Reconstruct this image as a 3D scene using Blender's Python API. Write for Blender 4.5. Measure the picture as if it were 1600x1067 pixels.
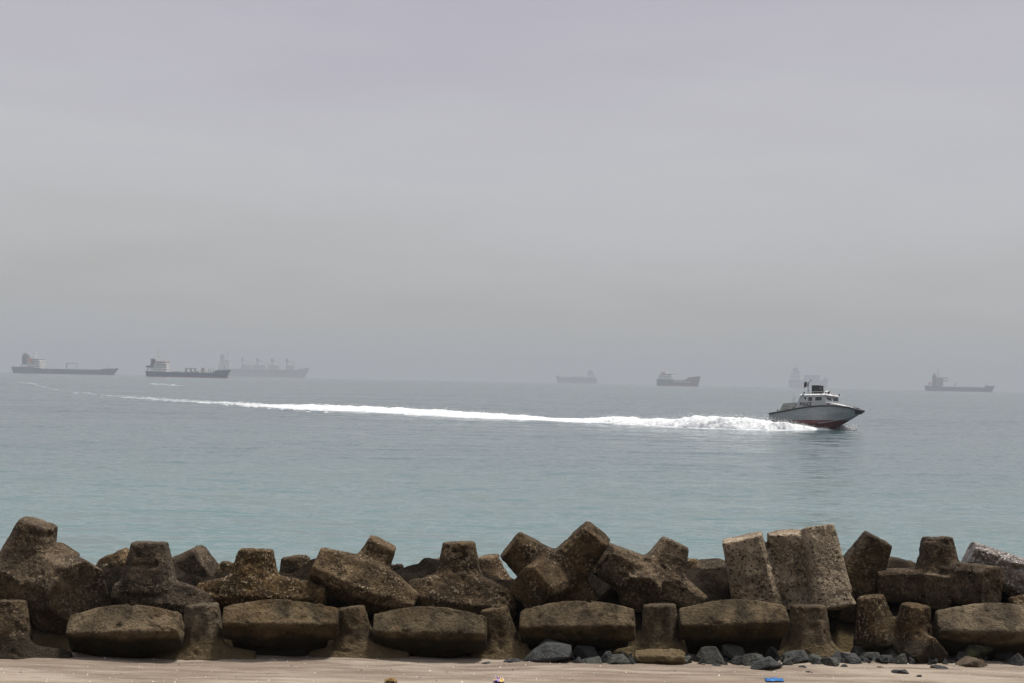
import bpy, bmesh, math, random
import numpy as np
from mathutils import Vector, Matrix
from math import radians as R

# ------------------------------------------------------------------ camera, sky, sun, exposure
S = bpy.context.scene
for o in list(bpy.data.objects): bpy.data.objects.remove(o)
col = S.collection
FPX = 2700.0                       # focal length in pixels of the 1600 px wide picture
CAM_H = 5.0
SLOPE = math.atan(0.0197)
PITCH = math.atan(61.0 / FPX)
CAM = Vector((0, 0, CAM_H))
FW = Vector((0, math.cos(PITCH), math.sin(PITCH)))
UP0 = Vector((0, -math.sin(PITCH), math.cos(PITCH)))
X0 = Vector((1, 0, 0))
RT = X0 * math.cos(SLOPE) + UP0 * math.sin(SLOPE)
UP = -X0 * math.sin(SLOPE) + UP0 * math.cos(SLOPE)
cd = bpy.data.cameras.new('camera'); cam = bpy.data.objects.new('camera', cd); col.objects.link(cam)
cd.sensor_width = 36.0; cd.lens = 36.0 * FPX / 1600.0; cd.clip_start = 0.5; cd.clip_end = 30000
M = Matrix((RT, UP, -FW)).transposed().to_4x4(); M.translation = CAM
cam.matrix_world = M
S.camera = cam

SUN_EL, SUN_AZ = R(72), R(115)      # azimuth measured from -Y (behind the camera) towards +X
w = bpy.data.worlds.new('World'); S.world = w; w.use_nodes = True
nt = w.node_tree; nt.nodes.clear()
def N(t, typ, **kw):
    n = t.nodes.new(typ)
    for k, v in kw.items(): setattr(n, k, v)
    return n
sky = N(nt, 'ShaderNodeTexSky', sky_type='NISHITA')
sky.sun_disc = False; sky.sun_elevation = SUN_EL; sky.sun_rotation = math.pi - SUN_AZ
sky.dust_density = 6; sky.air_density = 1.5
hs = N(nt, 'ShaderNodeHueSaturation'); hs.inputs['Saturation'].default_value = 0.15
nt.links.new(sky.outputs[0], hs.inputs['Color'])
tc = N(nt, 'ShaderNodeTexCoord')
sep = N(nt, 'ShaderNodeSeparateXYZ'); nt.links.new(tc.outputs['Generated'], sep.inputs[0])
mp = N(nt, 'ShaderNodeMapping'); mp.inputs['Scale'].default_value = (1.6, 1.6, 9)
nt.links.new(tc.outputs['Generated'], mp.inputs[0])
cn = N(nt, 'ShaderNodeTexNoise'); cn.inputs['Scale'].default_value = 2.8; cn.inputs['Detail'].default_value = 4
cn.inputs['Roughness'].default_value = 0.5
nt.links.new(mp.outputs[0], cn.inputs['Vector'])
ad = N(nt, 'ShaderNodeMath', operation='MULTIPLY_ADD'); ad.inputs[1].default_value = 0.14; nt.links.new(cn.outputs[0], ad.inputs[0])
nt.links.new(sep.outputs['Z'], ad.inputs[2])
cr = N(nt, 'ShaderNodeValToRGB'); nt.links.new(ad.outputs[0], cr.inputs[0])
def lin(c): return tuple((x/12.92 if x <= 0.04045 else ((x+0.055)/1.055)**2.4) for x in [v/255 for v in c])
OC = [(0.07, (178, 180, 184)), (0.105, (180, 180, 178)), (0.145, (187, 188, 189)), (0.20, (193, 194, 198)), (0.26, (186, 184, 194)),
      (0.325, (177, 173, 187)), (0.6, (180, 179, 188)), (1.0, (193, 192, 200))]
while len(cr.color_ramp.elements) < len(OC): cr.color_ramp.elements.new(0.5)
for e, (p, c) in zip(cr.color_ramp.elements, OC):
    e.position = p; l = lin(c); e.color = (l[0], l[1], l[2], 1)
sc10 = N(nt, 'ShaderNodeVectorMath', operation='SCALE'); sc10.inputs['Scale'].default_value = 10.0
nt.links.new(cr.outputs[0], sc10.inputs[0])
# overcast sky: brightest overhead
mr = N(nt, 'ShaderNodeMapRange', interpolation_type='SMOOTHSTEP'); nt.links.new(sep.outputs['Z'], mr.inputs[0])
mr.inputs[1].default_value = .22; mr.inputs[2].default_value = 1.0; mr.inputs[3].default_value = 3.05; mr.inputs[4].default_value = 5.8
nt.links.new(mr.outputs[0], sc10.inputs['Scale'])
mx = N(nt, 'ShaderNodeMix', data_type='RGBA'); mx.inputs[0].default_value = 0.97
nt.links.new(hs.outputs[0], mx.inputs[6]); nt.links.new(sc10.outputs[0], mx.inputs[7])
bg = N(nt, 'ShaderNodeBackground'); bg.inputs[1].default_value = 0.1
nt.links.new(mx.outputs[2], bg.inputs[0])
wo = N(nt, 'ShaderNodeOutputWorld'); nt.links.new(bg.outputs[0], wo.inputs[0])

sd = bpy.data.lights.new('sun', 'SUN'); sun = bpy.data.objects.new('sun', sd); col.objects.link(sun)
sd.energy = 1.5; sd.angle = R(10); sd.color = (1.0, 0.95, 0.88)
to_sun = Vector((math.sin(SUN_AZ)*math.cos(SUN_EL), -math.cos(SUN_AZ)*math.cos(SUN_EL), math.sin(SUN_EL)))
sun.rotation_euler = to_sun.to_track_quat('Z', 'Y').to_euler()
sun.location = (30, -30, 60)

S.view_settings.view_transform = 'Standard'; S.view_settings.look = 'None'
S.view_settings.exposure = 1.7; S.view_settings.gamma = 1.0; S.view_settings.use_curve_mapping = False
S.render.engine = 'CYCLES'
S.cycles.use_denoising = True
S.cycles.max_bounces = 6; S.cycles.volume_bounces = 2; S.cycles.diffuse_bounces = 1
S.cycles.caustics_reflective = False; S.cycles.caustics_refractive = False

# ------------------------------------------------------------------ helpers
def P(px, py, Y):
    d = FW + RT * ((px - 800) / FPX) + UP * ((533.5 - py) / FPX)
    return CAM + d * (Y / d.y)
def on_plane(px, py, z=0.0):
    d = FW + RT * ((px - 800) / FPX) + UP * ((533.5 - py) / FPX)
    return CAM + d * ((z - CAM_H) / d.z)
def tag(o, label=None, cat=None, group=None, kind=None):
    if label: o['label'] = label
    if cat: o['category'] = cat
    if group: o['group'] = group
    if kind: o['kind'] = kind
    return o
def empty(name, loc, rz=0.0):
    o = bpy.data.objects.new(name, None); col.objects.link(o)
    o.location = loc; o.rotation_euler = (0, 0, rz); o.empty_display_size = 0.3
    return o
class MB:
    def __init__(s): s.v = []; s.f = []
    def add(s, vs, fs):
        b = len(s.v); s.v += [tuple(v) for v in vs]; s.f += [tuple(b+i for i in f) for f in fs]
    def box(s, x0, x1, y0, y1, z0, z1):
        s.add([(x0,y0,z0),(x1,y0,z0),(x1,y1,z0),(x0,y1,z0),(x0,y0,z1),(x1,y0,z1),(x1,y1,z1),(x0,y1,z1)],
              [(3,2,1,0),(4,5,6,7),(0,1,5,4),(1,2,6,5),(2,3,7,6),(3,0,4,7)])
    def prism(s, poly, y0, y1):            # polygon in xz, extruded along y
        n = len(poly)
        s.add([(x,y0,z) for x,z in poly]+[(x,y1,z) for x,z in poly],
              [tuple(range(n)), tuple(range(2*n-1,n-1,-1))]+[(i,i+n,(i+1)%n+n,(i+1)%n) for i in range(n)])
    def hexa(s, b, t):                     # bottom quad, top quad
        s.add(list(b)+list(t), [(3,2,1,0),(4,5,6,7),(0,1,5,4),(1,2,6,5),(2,3,7,6),(3,0,4,7)])
    def tube(s, p0, p1, r0, r1=None, n=10):
        r1 = r0 if r1 is None else r1
        p0 = Vector(p0); p1 = Vector(p1); a = (p1-p0).normalized()
        u = a.cross(Vector((0,0,1)) if abs(a.z) < .9 else Vector((1,0,0))).normalized(); v = a.cross(u)
        vs = []
        for p, r in ((p0,r0),(p1,r1)):
            for i in range(n):
                t = 2*math.pi*i/n; vs.append(p+u*(r*math.cos(t))+v*(r*math.sin(t)))
        s.add(vs, [tuple(range(n-1,-1,-1)), tuple(range(n,2*n))]+[(i,(i+1)%n,(i+1)%n+n,i+n) for i in range(n)])
    def dome(s, c, rx, ry, rz, n=14, m=5, full=False):
        vs = []; fs = []
        lo = -math.pi/2 if full else 0
        for j in range(m):
            e = lo+(math.pi/2-lo)*j/m
            for i in range(n):
                t = 2*math.pi*i/n
                vs.append((c[0]+rx*math.cos(e)*math.cos(t), c[1]+ry*math.cos(e)*math.sin(t), c[2]+rz*math.sin(e)))
        vs.append((c[0],c[1],c[2]+rz))
        for j in range(m-1):
            for i in range(n): fs.append((j*n+i, j*n+(i+1)%n, (j+1)*n+(i+1)%n, (j+1)*n+i))
        for i in range(n): fs.append(((m-1)*n+i, (m-1)*n+(i+1)%n, m*n))
        fs.append(tuple(range(n-1,-1,-1)))
        s.add(vs, fs)
    def loft(s, rings, caps=True):         # open strips of equal length
        n = len(rings[0]); b = len(s.v)
        for r in rings: s.v += [tuple(p) for p in r]
        for i in range(len(rings)-1):
            for k in range(n-1):
                s.f.append((b+i*n+k, b+(i+1)*n+k, b+(i+1)*n+k+1, b+i*n+k+1))
        if caps:
            s.f.append(tuple(b+k for k in range(n))); s.f.append(tuple(b+(len(rings)-1)*n+k for k in range(n-1,-1,-1)))
    def build(s, name, mat, parent=None, smooth=False, loc=None):
        me = bpy.data.meshes.new(name); me.from_pydata(s.v, [], s.f); me.validate(); me.update()
        bm = bmesh.new(); bm.from_mesh(me); bmesh.ops.recalc_face_normals(bm, faces=bm.faces); bm.to_mesh(me); bm.free()
        if mat: me.materials.append(mat)
        if smooth: me.polygons.foreach_set('use_smooth', [True]*len(me.polygons))
        o = bpy.data.objects.new(name, me); col.objects.link(o)
        if parent: o.parent = parent
        if loc is not None: o.location = loc
        return o
def mesh_np(name, V, F, mat, smooth=True):
    me = bpy.data.meshes.new(name)
    F = np.asarray(F, np.int32); n = F.shape[1]
    me.vertices.add(len(V)); me.vertices.foreach_set('co', np.asarray(V, np.float32).ravel())
    me.loops.add(F.size); me.loops.foreach_set('vertex_index', F.ravel())
    me.polygons.add(len(F)); me.polygons.foreach_set('loop_start', np.arange(0, F.size, n, dtype=np.int32))
    me.update(calc_edges=True)
    if smooth: me.polygons.foreach_set('use_smooth', np.ones(len(F), bool))
    me.materials.append(mat)
    o = bpy.data.objects.new(name, me); col.objects.link(o)
    return o

# lattice value noise
_rng = np.random.default_rng(5)
_T = _rng.random((64, 64, 64)).astype(np.float32)*2-1
def vn(p, scale, seed=0):
    q = p*scale + np.array([seed*7.31, seed*3.77, seed*5.13]); i = np.floor(q).astype(np.int64); f = q-i
    f = f*f*(3-2*f); i &= 63; j = (i+1) & 63
    x0,y0,z0 = i[...,0],i[...,1],i[...,2]; x1,y1,z1 = j[...,0],j[...,1],j[...,2]
    fx,fy,fz = f[...,0],f[...,1],f[...,2]
    a = _T[x0,y0,z0]*(1-fx)+_T[x1,y0,z0]*fx; b = _T[x0,y1,z0]*(1-fx)+_T[x1,y1,z0]*fx
    c = _T[x0,y0,z1]*(1-fx)+_T[x1,y0,z1]*fx; d = _T[x0,y1,z1]*(1-fx)+_T[x1,y1,z1]*fx
    return (a*(1-fy)+b*fy)*(1-fz)+(c*(1-fy)+d*fy)*fz
def fbm(p, scale, octs=4, seed=0):
    r = 0; a = 1; t = 0
    for k in range(octs): r = r+a*vn(p, scale*2**k, seed+k*11); t += a; a *= .5
    return r/t

# ------------------------------------------------------------------ materials
class Mat:
    def __init__(s, name, rough=0.7, spec=0.5):
        s.m = bpy.data.materials.new(name); s.m.use_nodes = True; s.t = s.m.node_tree
        s.b = s.t.nodes['Principled BSDF']; s.b.inputs['Roughness'].default_value = rough
        s.b.inputs['Specular IOR Level'].default_value = spec
        s.tc = N(s.t, 'ShaderNodeTexCoord'); s.geo = N(s.t, 'ShaderNodeNewGeometry')
    def l(s, a, b): s.t.links.new(a, b)
    def vec(s, scale=(1,1,1), src='Object'):
        mp = N(s.t, 'ShaderNodeMapping'); mp.inputs['Scale'].default_value = scale
        s.l(s.geo.outputs['Position'] if src == 'World' else s.tc.outputs[src], mp.inputs[0]); return mp.outputs[0]
    def noise(s, vec, scale, detail=4, rough=.55, dist=0):
        n = N(s.t, 'ShaderNodeTexNoise'); s.l(vec, n.inputs['Vector']); n.inputs['Scale'].default_value = scale
        n.inputs['Detail'].default_value = detail; n.inputs['Roughness'].default_value = rough; n.inputs['Distortion'].default_value = dist
        return n.outputs[0]
    def voro(s, vec, scale, feature='F1'):
        n = N(s.t, 'ShaderNodeTexVoronoi', feature=feature); s.l(vec, n.inputs['Vector']); n.inputs['Scale'].default_value = scale
        return n
    def ramp(s, fac, stops, interp='LINEAR'):
        n = N(s.t, 'ShaderNodeValToRGB'); s.l(fac, n.inputs[0]); cr = n.color_ramp; cr.interpolation = interp
        while len(cr.elements) < len(stops): cr.elements.new(.5)
        for e, (p, c) in zip(cr.elements, stops):
            e.position = p; e.color = (c, c, c, 1) if not hasattr(c, '__len__') else (*c, 1)
        return n.outputs[0]
    def mix(s, fac, a, b, mode='MIX'):
        n = N(s.t, 'ShaderNodeMix', data_type='RGBA', blend_type=mode)
        for sock, v in ((n.inputs[0], fac), (n.inputs[6], a), (n.inputs[7], b)):
            if hasattr(v, 'links'): s.l(v, sock)
            elif hasattr(v, '__len__'): sock.default_value = (*v, 1)
            else: sock.default_value = v
        return n.outputs[2]
    def math(s, op, a, b=0.0, c=0.0):
        n = N(s.t, 'ShaderNodeMath', operation=op)
        for sock, v in zip(n.inputs, (a, b, c)):
            if hasattr(v, 'links'): s.l(v, sock)
            else: sock.default_value = v
        return n.outputs[0]
    def color(s, c):
        if hasattr(c, 'links'): s.l(c, s.b.inputs['Base Color'])
        else: s.b.inputs['Base Color'].default_value = (*c, 1)
    def bump(s, h, dist=0.02, strength=1.0):
        n = N(s.t, 'ShaderNodeBump'); n.inputs['Distance'].default_value = dist
        if hasattr(strength, 'links'): s.l(strength, n.inputs['Strength'])
        else: n.inputs['Strength'].default_value = strength
        s.l(h, n.inputs['Height']); s.l(n.outputs[0], s.b.inputs['Normal'])

def concrete(name, dark, mid, light, speck=0.5, speck_scale=26, pits=0.5, wet=0.0, foot=(.105,.078,.042), mark=0.0):
    m = Mat(name, .9, .12)
    v = m.vec(); wv = m.vec(src='World')
    n1 = m.noise(v, 2.2, 7, .6); n2 = m.noise(v, 9, 5, .6)
    base = m.mix(m.ramp(n1, [(.36,0),(.62,1)]), dark, mid)
    base = m.mix(m.ramp(n2, [(.45,0),(.75,.6)]), base, tuple(x*.5 for x in dark))
    # rusty / algae patches
    n3 = m.noise(wv, 1.1, 5, .6)
    base = m.mix(m.ramp(n3, [(.5,0),(.68,.45)]), base, (mid[0]*1.05, mid[1]*.80, mid[2]*.55))
    stv = m.noise(m.vec((5.5,5.5,.7)), 1.0, 4, .6)
    base = m.mix(m.ramp(stv, [(.52,0),(.68,.55)]), base, tuple(x*.42 for x in dark))
    dry = m.noise(wv, 1.7, 6, .65)
    base = m.mix(m.ramp(dry, [(.50,0),(.62,.55)]), base, (mid[0]*1.75, mid[1]*1.72, mid[2]*1.75))
    oi = N(m.t, 'ShaderNodeObjectInfo')
    bcn = N(m.t, 'ShaderNodeBrightContrast'); hsv = N(m.t, 'ShaderNodeHueSaturation'); m.l(base, hsv.inputs['Color'])
    m.l(m.math('MULTIPLY_ADD', oi.outputs['Random'], .55, .70), hsv.inputs['Value']); m.l(m.math('MULTIPLY_ADD', oi.outputs['Random'], -.25, 1.08), hsv.inputs['Saturation'])
    m.t.nodes.remove(bcn); base = hsv.outputs[0]
    # exposed aggregate: pale stones and dark holes
    sp = m.noise(v, speck_scale, 2, .7); msk = m.ramp(m.noise(v, 3.1, 3), [(.38,0),(.6,1)])
    s1 = m.math('MULTIPLY', m.ramp(sp, [(.56,0),(.63,1)]), m.math('MULTIPLY', msk, speck))
    base = m.mix(s1, base, light)
    pt = m.noise(v, speck_scale*1.25, 2, .6)
    s2 = m.math('MULTIPLY', m.ramp(pt, [(.36,1),(.43,0)]), pits)
    base = m.mix(s2, base, tuple(x*.22 for x in dark))
    # foot tone below an uneven height: tan sand-scoured, near-black on some blocks
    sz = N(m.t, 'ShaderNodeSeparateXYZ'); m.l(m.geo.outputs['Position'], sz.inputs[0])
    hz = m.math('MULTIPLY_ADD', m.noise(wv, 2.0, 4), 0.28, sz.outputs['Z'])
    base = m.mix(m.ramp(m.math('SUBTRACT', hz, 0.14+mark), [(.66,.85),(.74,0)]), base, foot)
    m.color(base)
    h = m.math('ADD', m.math('MULTIPLY', sp, 1.0), m.math('MULTIPLY', n2, .8))
    h = m.math('ADD', h, m.math('MULTIPLY', m.ramp(pt, [(.3,0),(.45,1)]), .6))
    m.bump(h, .032, .9)
    if wet:
        m.l(m.ramp(m.noise(v, 14, 3), [(.45,.18),(.6,.75)]), m.b.inputs['Roughness'])
        m.b.inputs['Specular IOR Level'].default_value = .8
    return m.m
def plain(name, c, rough=.6, spec=.4, var=.12, scale=3.0, metal=0.0, bump=0.0):
    m = Mat(name, rough, spec)
    n = m.noise(m.vec(), scale, 5, .6)
    m.color(m.mix(m.ramp(n, [(.3,0),(.7,1)]), tuple(x*(1-var) for x in c), tuple(min(1,x*(1+var)) for x in c)))
    m.b.inputs['Metallic'].default_value = metal
    if bump: m.bump(m.noise(m.vec(), scale*8, 4), bump, .6)
    return m.m

# ------------------------------------------------------------------ sea
def sea_material():
    m = Mat('sea_water', .13, .5); m.b.inputs['IOR'].default_value = 1.333
    wv = m.vec(src='World')
    sy = N(m.t, 'ShaderNodeSeparateXYZ'); m.l(m.geo.outputs['Position'], sy.inputs[0])
    patch = m.noise(m.vec((.012,.006,1), 'World'), 1.0, 4, .55)
    shore = m.math('MULTIPLY_ADD', m.math('SUBTRACT', patch, .5), 120.0, sy.outputs['Y'])
    near = m.ramp(m.math('DIVIDE', shore, 260.0), [(.1,1),(.42,.35),(1,0)])
    m.color(m.mix(near, (.040,.070,.077), (.080,.145,.137)))
    # ripples: slopes taken straight from noise, so they keep their strength at any distance
    calm = m.ramp(m.noise(m.vec((.008,.030,1), 'World'), 1.0, 4, .6), [(.35,.50),(.65,1.15)])
    tot = None
    for sc_, amp in (((.16,.40,1), .36), ((.7,1.4,1), .70), ((2.4,4.4,1), .50)):
        n = N(m.t, 'ShaderNodeTexNoise'); m.l(m.vec(sc_, 'World'), n.inputs['Vector']); n.inputs['Scale'].default_value = 1.0
        n.inputs['Detail'].default_value = 3
        v1 = N(m.t, 'ShaderNodeVectorMath', operation='SUBTRACT'); m.l(n.outputs['Color'], v1.inputs[0]); v1.inputs[1].default_value = (.5,.5,.5)
        v2 = N(m.t, 'ShaderNodeVectorMath', operation='MULTIPLY'); m.l(v1.outputs[0], v2.inputs[0]); v2.inputs[1].default_value = (amp*.6, amp*1.3, 0)
        if tot is None: tot = v2.outputs[0]
        else:
            v3 = N(m.t, 'ShaderNodeVectorMath', operation='ADD'); m.l(tot, v3.inputs[0]); m.l(v2.outputs[0], v3.inputs[1]); tot = v3.outputs[0]
    v4 = N(m.t, 'ShaderNodeVectorMath', operation='SCALE'); m.l(tot, v4.inputs[0]); m.l(calm, v4.inputs['Scale'])
    v5 = N(m.t, 'ShaderNodeVectorMath', operation='ADD'); m.l(v4.outputs[0], v5.inputs[0]); m.l(m.geo.outputs['Normal'], v5.inputs[1])
    v6 = N(m.t, 'ShaderNodeVectorMath', operation='NORMALIZE'); m.l(v5.outputs[0], v6.inputs[0]); m.l(v6.outputs[0], m.b.inputs['Normal'])
    return m.m
def fan_grid(ys, angs):
    ys = np.array(ys); t = np.tan(np.radians(angs))
    Y, T = np.meshgrid(ys, t, indexing='ij')
    X = T*(Y+60); V = np.stack([X, Y, np.zeros_like(X)], -1).reshape(-1,3)
    n, m = Y.shape; i = np.arange(n-1)[:,None]*m+np.arange(m-1)[None,:]
    F = np.stack([i, i+1, i+m+1, i+m], -1).reshape(-1,4)
    return V, F
ys = np.concatenate([np.linspace(30.0, 60, 8), np.arange(60.3, 120, .3), np.arange(120, 300, .6), np.arange(300, 700, 2.0), 700*np.power(9600/700, np.linspace(.004, 1, 90))])
angs = np.concatenate([[-66,-60,-52,-44,-36,-30,-26,-23], np.arange(-21, 21.01, .14), [23,26,30,36,44,52,60,66]])
V, F = fan_grid(ys, angs)
wp = V*np.array([1,1,0]); lull = .55+.45*fbm(wp*np.array([.25,1,1]), .03, 3, 40)
wv_ = .17*fbm(wp*np.array([.5,1,1]), .28, 4, 12)+.045*fbm(wp*np.array([.45,1,1]), .95, 2, 33)*np.clip((190-wp[:,1])/60, 0, 1)+.09*np.sin(wp[:,1]*.55+1.6*fbm(wp*np.array([.4,1,1]), .05, 3, 5)*3+wp[:,0]*.05)*fbm(wp*np.array([.5,1,1]), .09, 2, 19)
V[:,2] += wv_*lull*np.clip((V[:,1]-40)/20, 0, 1)*np.clip((1500-V[:,1])/800, 0, 1)
sea = mesh_np('sea', V, F, sea_material()); tag(sea, kind='structure')

# ------------------------------------------------------------------ sand beach, dipping under the sea behind the blocks
SAND = 0.4
def front(px): return 27.5+1.7*px/1600.0
def sand_z(X, Y):
    p = np.stack([X*.45, Y*2.2, np.zeros_like(X)], -1)
    z = SAND+.030*fbm(p, 1.0, 3, 2)+.016*fbm(p*np.array([1.6,1.8,1]), 2.0, 4, 9)+.006*fbm(np.stack([X,Y,0*X],-1), 9.0, 3, 4)
    z = z+np.clip((Y-26.6)/1.2, 0, 1)*(.015+.05*fbm(np.stack([X*.8,Y*.9,0*X],-1), 1.0, 3, 14))
    return z
def sand_material():
    m = Mat('beach_sand', .92, .2)
    st = m.noise(m.vec((.5,3.2,1), 'World'), 1.0, 6, .62, .4)
    st2 = m.noise(m.vec((2.5,14,1), 'World'), 1.0, 4, .6)
    c = m.mix(m.ramp(st, [(.40,0),(.60,1)]), (.135,.105,.078), (.262,.218,.172))
    c = m.mix(m.ramp(st2, [(.52,0),(.70,.6)]), c, (.15,.112,.085))
    pn = m.noise(m.vec((.22,.9,1), 'World'), 1.0, 4, .6)
    c = m.mix(m.ramp(pn, [(.52,0),(.66,.55)]), c, (.17,.125,.095))
    g = m.noise(m.vec(src='World'), 60, 2)
    c = m.mix(m.ramp(g, [(.62,0),(.72,.5)]), c, (.5,.45,.40))
    m.color(c); m.bump(m.math('ADD', m.noise(m.vec(src='World'), 45, 4), m.math('MULTIPLY', st2, 2.0)), .012, .8)
    return m.m
xs = np.concatenate([[-400,-150,-60,-25], np.arange(-11, 11.01, .045), [25,60,150,400]])
ysd = np.concatenate([[-60,-20,5,15,20], np.arange(24.5, 29.8, .03), np.linspace(30,36,8), [45,60]])
Xg, Yg = np.meshgrid(xs, ysd, indexing='ij')
Zg = sand_z(Xg, Yg)
dip = np.clip((Yg-30.2)/6.0, 0, 1); Zg = Zg-dip*2.2
nx, ny = Xg.shape; i = np.arange(nx-1)[:,None]*ny+np.arange(ny-1)[None,:]
beach = mesh_np('beach', np.stack([Xg,Yg,Zg],-1).reshape(-1,3), np.stack([i, i+ny, i+ny+1, i+1],-1).reshape(-1,4), sand_material())
tag(beach, kind='structure')
def ground_at(px, py, zoff=0.0): return on_plane(px, py, SAND+zoff)

# land under the camera, with an unseen dark rise added to block sky light
bx_ = np.concatenate([[-300,-200], np.arange(-140, 140.1, 3.5), [200,300]]); by_ = np.concatenate([np.arange(-60, 12.1, 2.0)])
Xb, Yb = np.meshgrid(bx_, by_, indexing='ij')
Zb = np.interp(Yb+3*fbm(np.stack([Xb,Yb,0*Xb],-1), .05, 3, 6), [-60,-22,-9,-2.5,1.5,8,12], [26,24,20,3.1,3.0,.6,.3])+.5*fbm(np.stack([Xb,Yb,0*Xb],-1), .25, 3, 7)*np.clip(-Yb/6,0,1)
nb_, mb_ = Xb.shape; i = np.arange(nb_-1)[:,None]*mb_+np.arange(mb_-1)[None,:]
bm_ = Mat('sky_blocking_scrub', .95, .1); bm_.color(bm_.ramp(bm_.noise(bm_.vec(src='World'), .6, 6, .65), [(.4,(.035,.045,.02)),(.6,(.09,.075,.05))]))
sky_block = mesh_np('sky_blocking_rise', np.stack([Xb,Yb,Zb],-1).reshape(-1,3), np.stack([i,i+mb_,i+mb_+1,i+1],-1).reshape(-1,4), bm_.m); tag(sky_block, kind='structure')

# rubble added to plug the gaps, near-black so its colour stands in for shade
gap_shade_mat = concrete('gap_shade_rubble', (.008,.006,.004), (.018,.014,.010), (.05,.04,.03), .3)
xs = np.arange(-26, 26.01, .1); us = np.linspace(0, 1, 33)
V = []
for x in xs:
    px = 800+x/28*FPX; y0 = front(px)+.75
    for u in us:
        V.append((x, y0+u*3.2, .1+1.5*math.sin(math.pi*min(1, u*1.02)**1.4)**.8 if 0 < u < 1 else -.3))
V = np.array(V); V[:,2] += .42*fbm(V, 1.5, 5, 3); V[:,1] += .2*fbm(V, 1.8, 4, 8)
n, m_ = len(xs), len(us); i = np.arange(n-1)[:,None]*m_+np.arange(m_-1)[None,:]
gap_shade_mat.node_tree.nodes['Principled BSDF'].inputs['Specular IOR Level'].default_value = 0.0
gap_shade = mesh_np('gap_shade_bank', V, np.stack([i, i+m_, i+m_+1, i+1],-1).reshape(-1,4), gap_shade_mat); tag(gap_shade, kind='structure')

# ------------------------------------------------------------------ concrete armour blocks (tapered, chamfered arms fused together)
def smax(a, b, k): h = np.clip(.5+.5*(a-b)/k, 0, 1); return b*(1-h)+a*h+k*h*(1-h)
def smin(a, b, k): return -smax(-a, -b, k)
def arm_sdf(Q, p0, p1, s, t, c, roll, k=.014):
    ax = p1-p0; L = np.linalg.norm(ax); ax = ax/L
    ref = np.array([0,1.,0]) if abs(ax[1]) < .85 else np.array([0,0,1.])
    e1 = np.cross(ax, ref); e1 /= np.linalg.norm(e1); e2 = np.cross(e1, ax)
    ca, sa = math.cos(roll), math.sin(roll); e1, e2 = e1*ca+e2*sa, e2*ca-e1*sa
    D = Q-p0; a = D@ax; u = np.abs(D@e1); v = np.abs(D@e2)
    f = np.clip(a/L, 0, 1)
    def prof(w):
        return w[0]+(w[1]-w[0])*f if len(w) == 2 else np.where(f < .5, w[0]+(w[1]-w[0])*np.sin(f*math.pi), w[2]+(w[1]-w[2])*np.sin(f*math.pi))
    sw, tw = prof(s), prof(t); mn = np.minimum(sw, tw)
    q, r = u/sw, v/tw
    d = smax((q-1)*mn, (r-1)*mn, k); d = smax(d, (q+r-(2-c))*.707*mn, k)
    return smax(d, np.abs(a-L/2)-L/2, k*2.5)
def surface_nets(f, org, h):
    s = f < 0
    nx, ny, nz = f.shape
    c = s[:-1,:-1,:-1].astype(np.int8)
    tot = np.zeros((nx-1,ny-1,nz-1), np.int8)
    for dx in (0,1):
        for dy in (0,1):
            for dz in (0,1): tot += s[dx:nx-1+dx, dy:ny-1+dy, dz:nz-1+dz]
    cell = (tot > 0) & (tot < 8); idx = -np.ones(cell.shape, np.int64); cc = np.argwhere(cell); idx[cell] = np.arange(len(cc))
    acc = np.zeros((len(cc),3)); cnt = np.zeros(len(cc))
    x,y,z = cc.T
    for axis in range(3):
        o1, o2 = [a for a in range(3) if a != axis]
        for b1 in (0,1):
            for b2 in (0,1):
                A = np.zeros(3, int); A[o1] = b1; A[o2] = b2; B = A.copy(); B[axis] = 1
                fa = f[x+A[0],y+A[1],z+A[2]]; fb = f[x+B[0],y+B[1],z+B[2]]
                m = (fa < 0) != (fb < 0); t = np.where(m, fa/np.where(fa == fb, 1, fa-fb), 0)
                p = np.tile(A.astype(float), (len(cc),1)); p[:,axis] += t
                acc += p*m[:,None]; cnt += m
    V = (cc+acc/cnt[:,None])*h+org
    quads = []
    for axis in range(3):
        o1, o2 = [(1,2),(2,0),(0,1)][axis]
        sl0 = [slice(None)]*3; sl1 = [slice(None)]*3; sl0[axis] = slice(0,-1); sl1[axis] = slice(1,None)
        a, b = s[tuple(sl0)], s[tuple(sl1)]
        e = np.argwhere(a != b); ok = (e[:,o1] > 0) & (e[:,o2] > 0) & (e[:,o1] < f.shape[o1]-1) & (e[:,o2] < f.shape[o2]-1); e = e[ok]
        flip = a[tuple(e.T)]
        def at(d1, d2):
            g = e.copy(); g[:,o1] -= d1; g[:,o2] -= d2; return idx[tuple(g.T)]
        q = np.stack([at(1,1), at(0,1), at(0,0), at(1,0)], -1)
        q[~flip] = q[~flip][:, ::-1]; quads.append(q)
    return V, np.concatenate(quads)
BLOCK_GROUP = 'concrete armour blocks of the breakwater'
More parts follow.
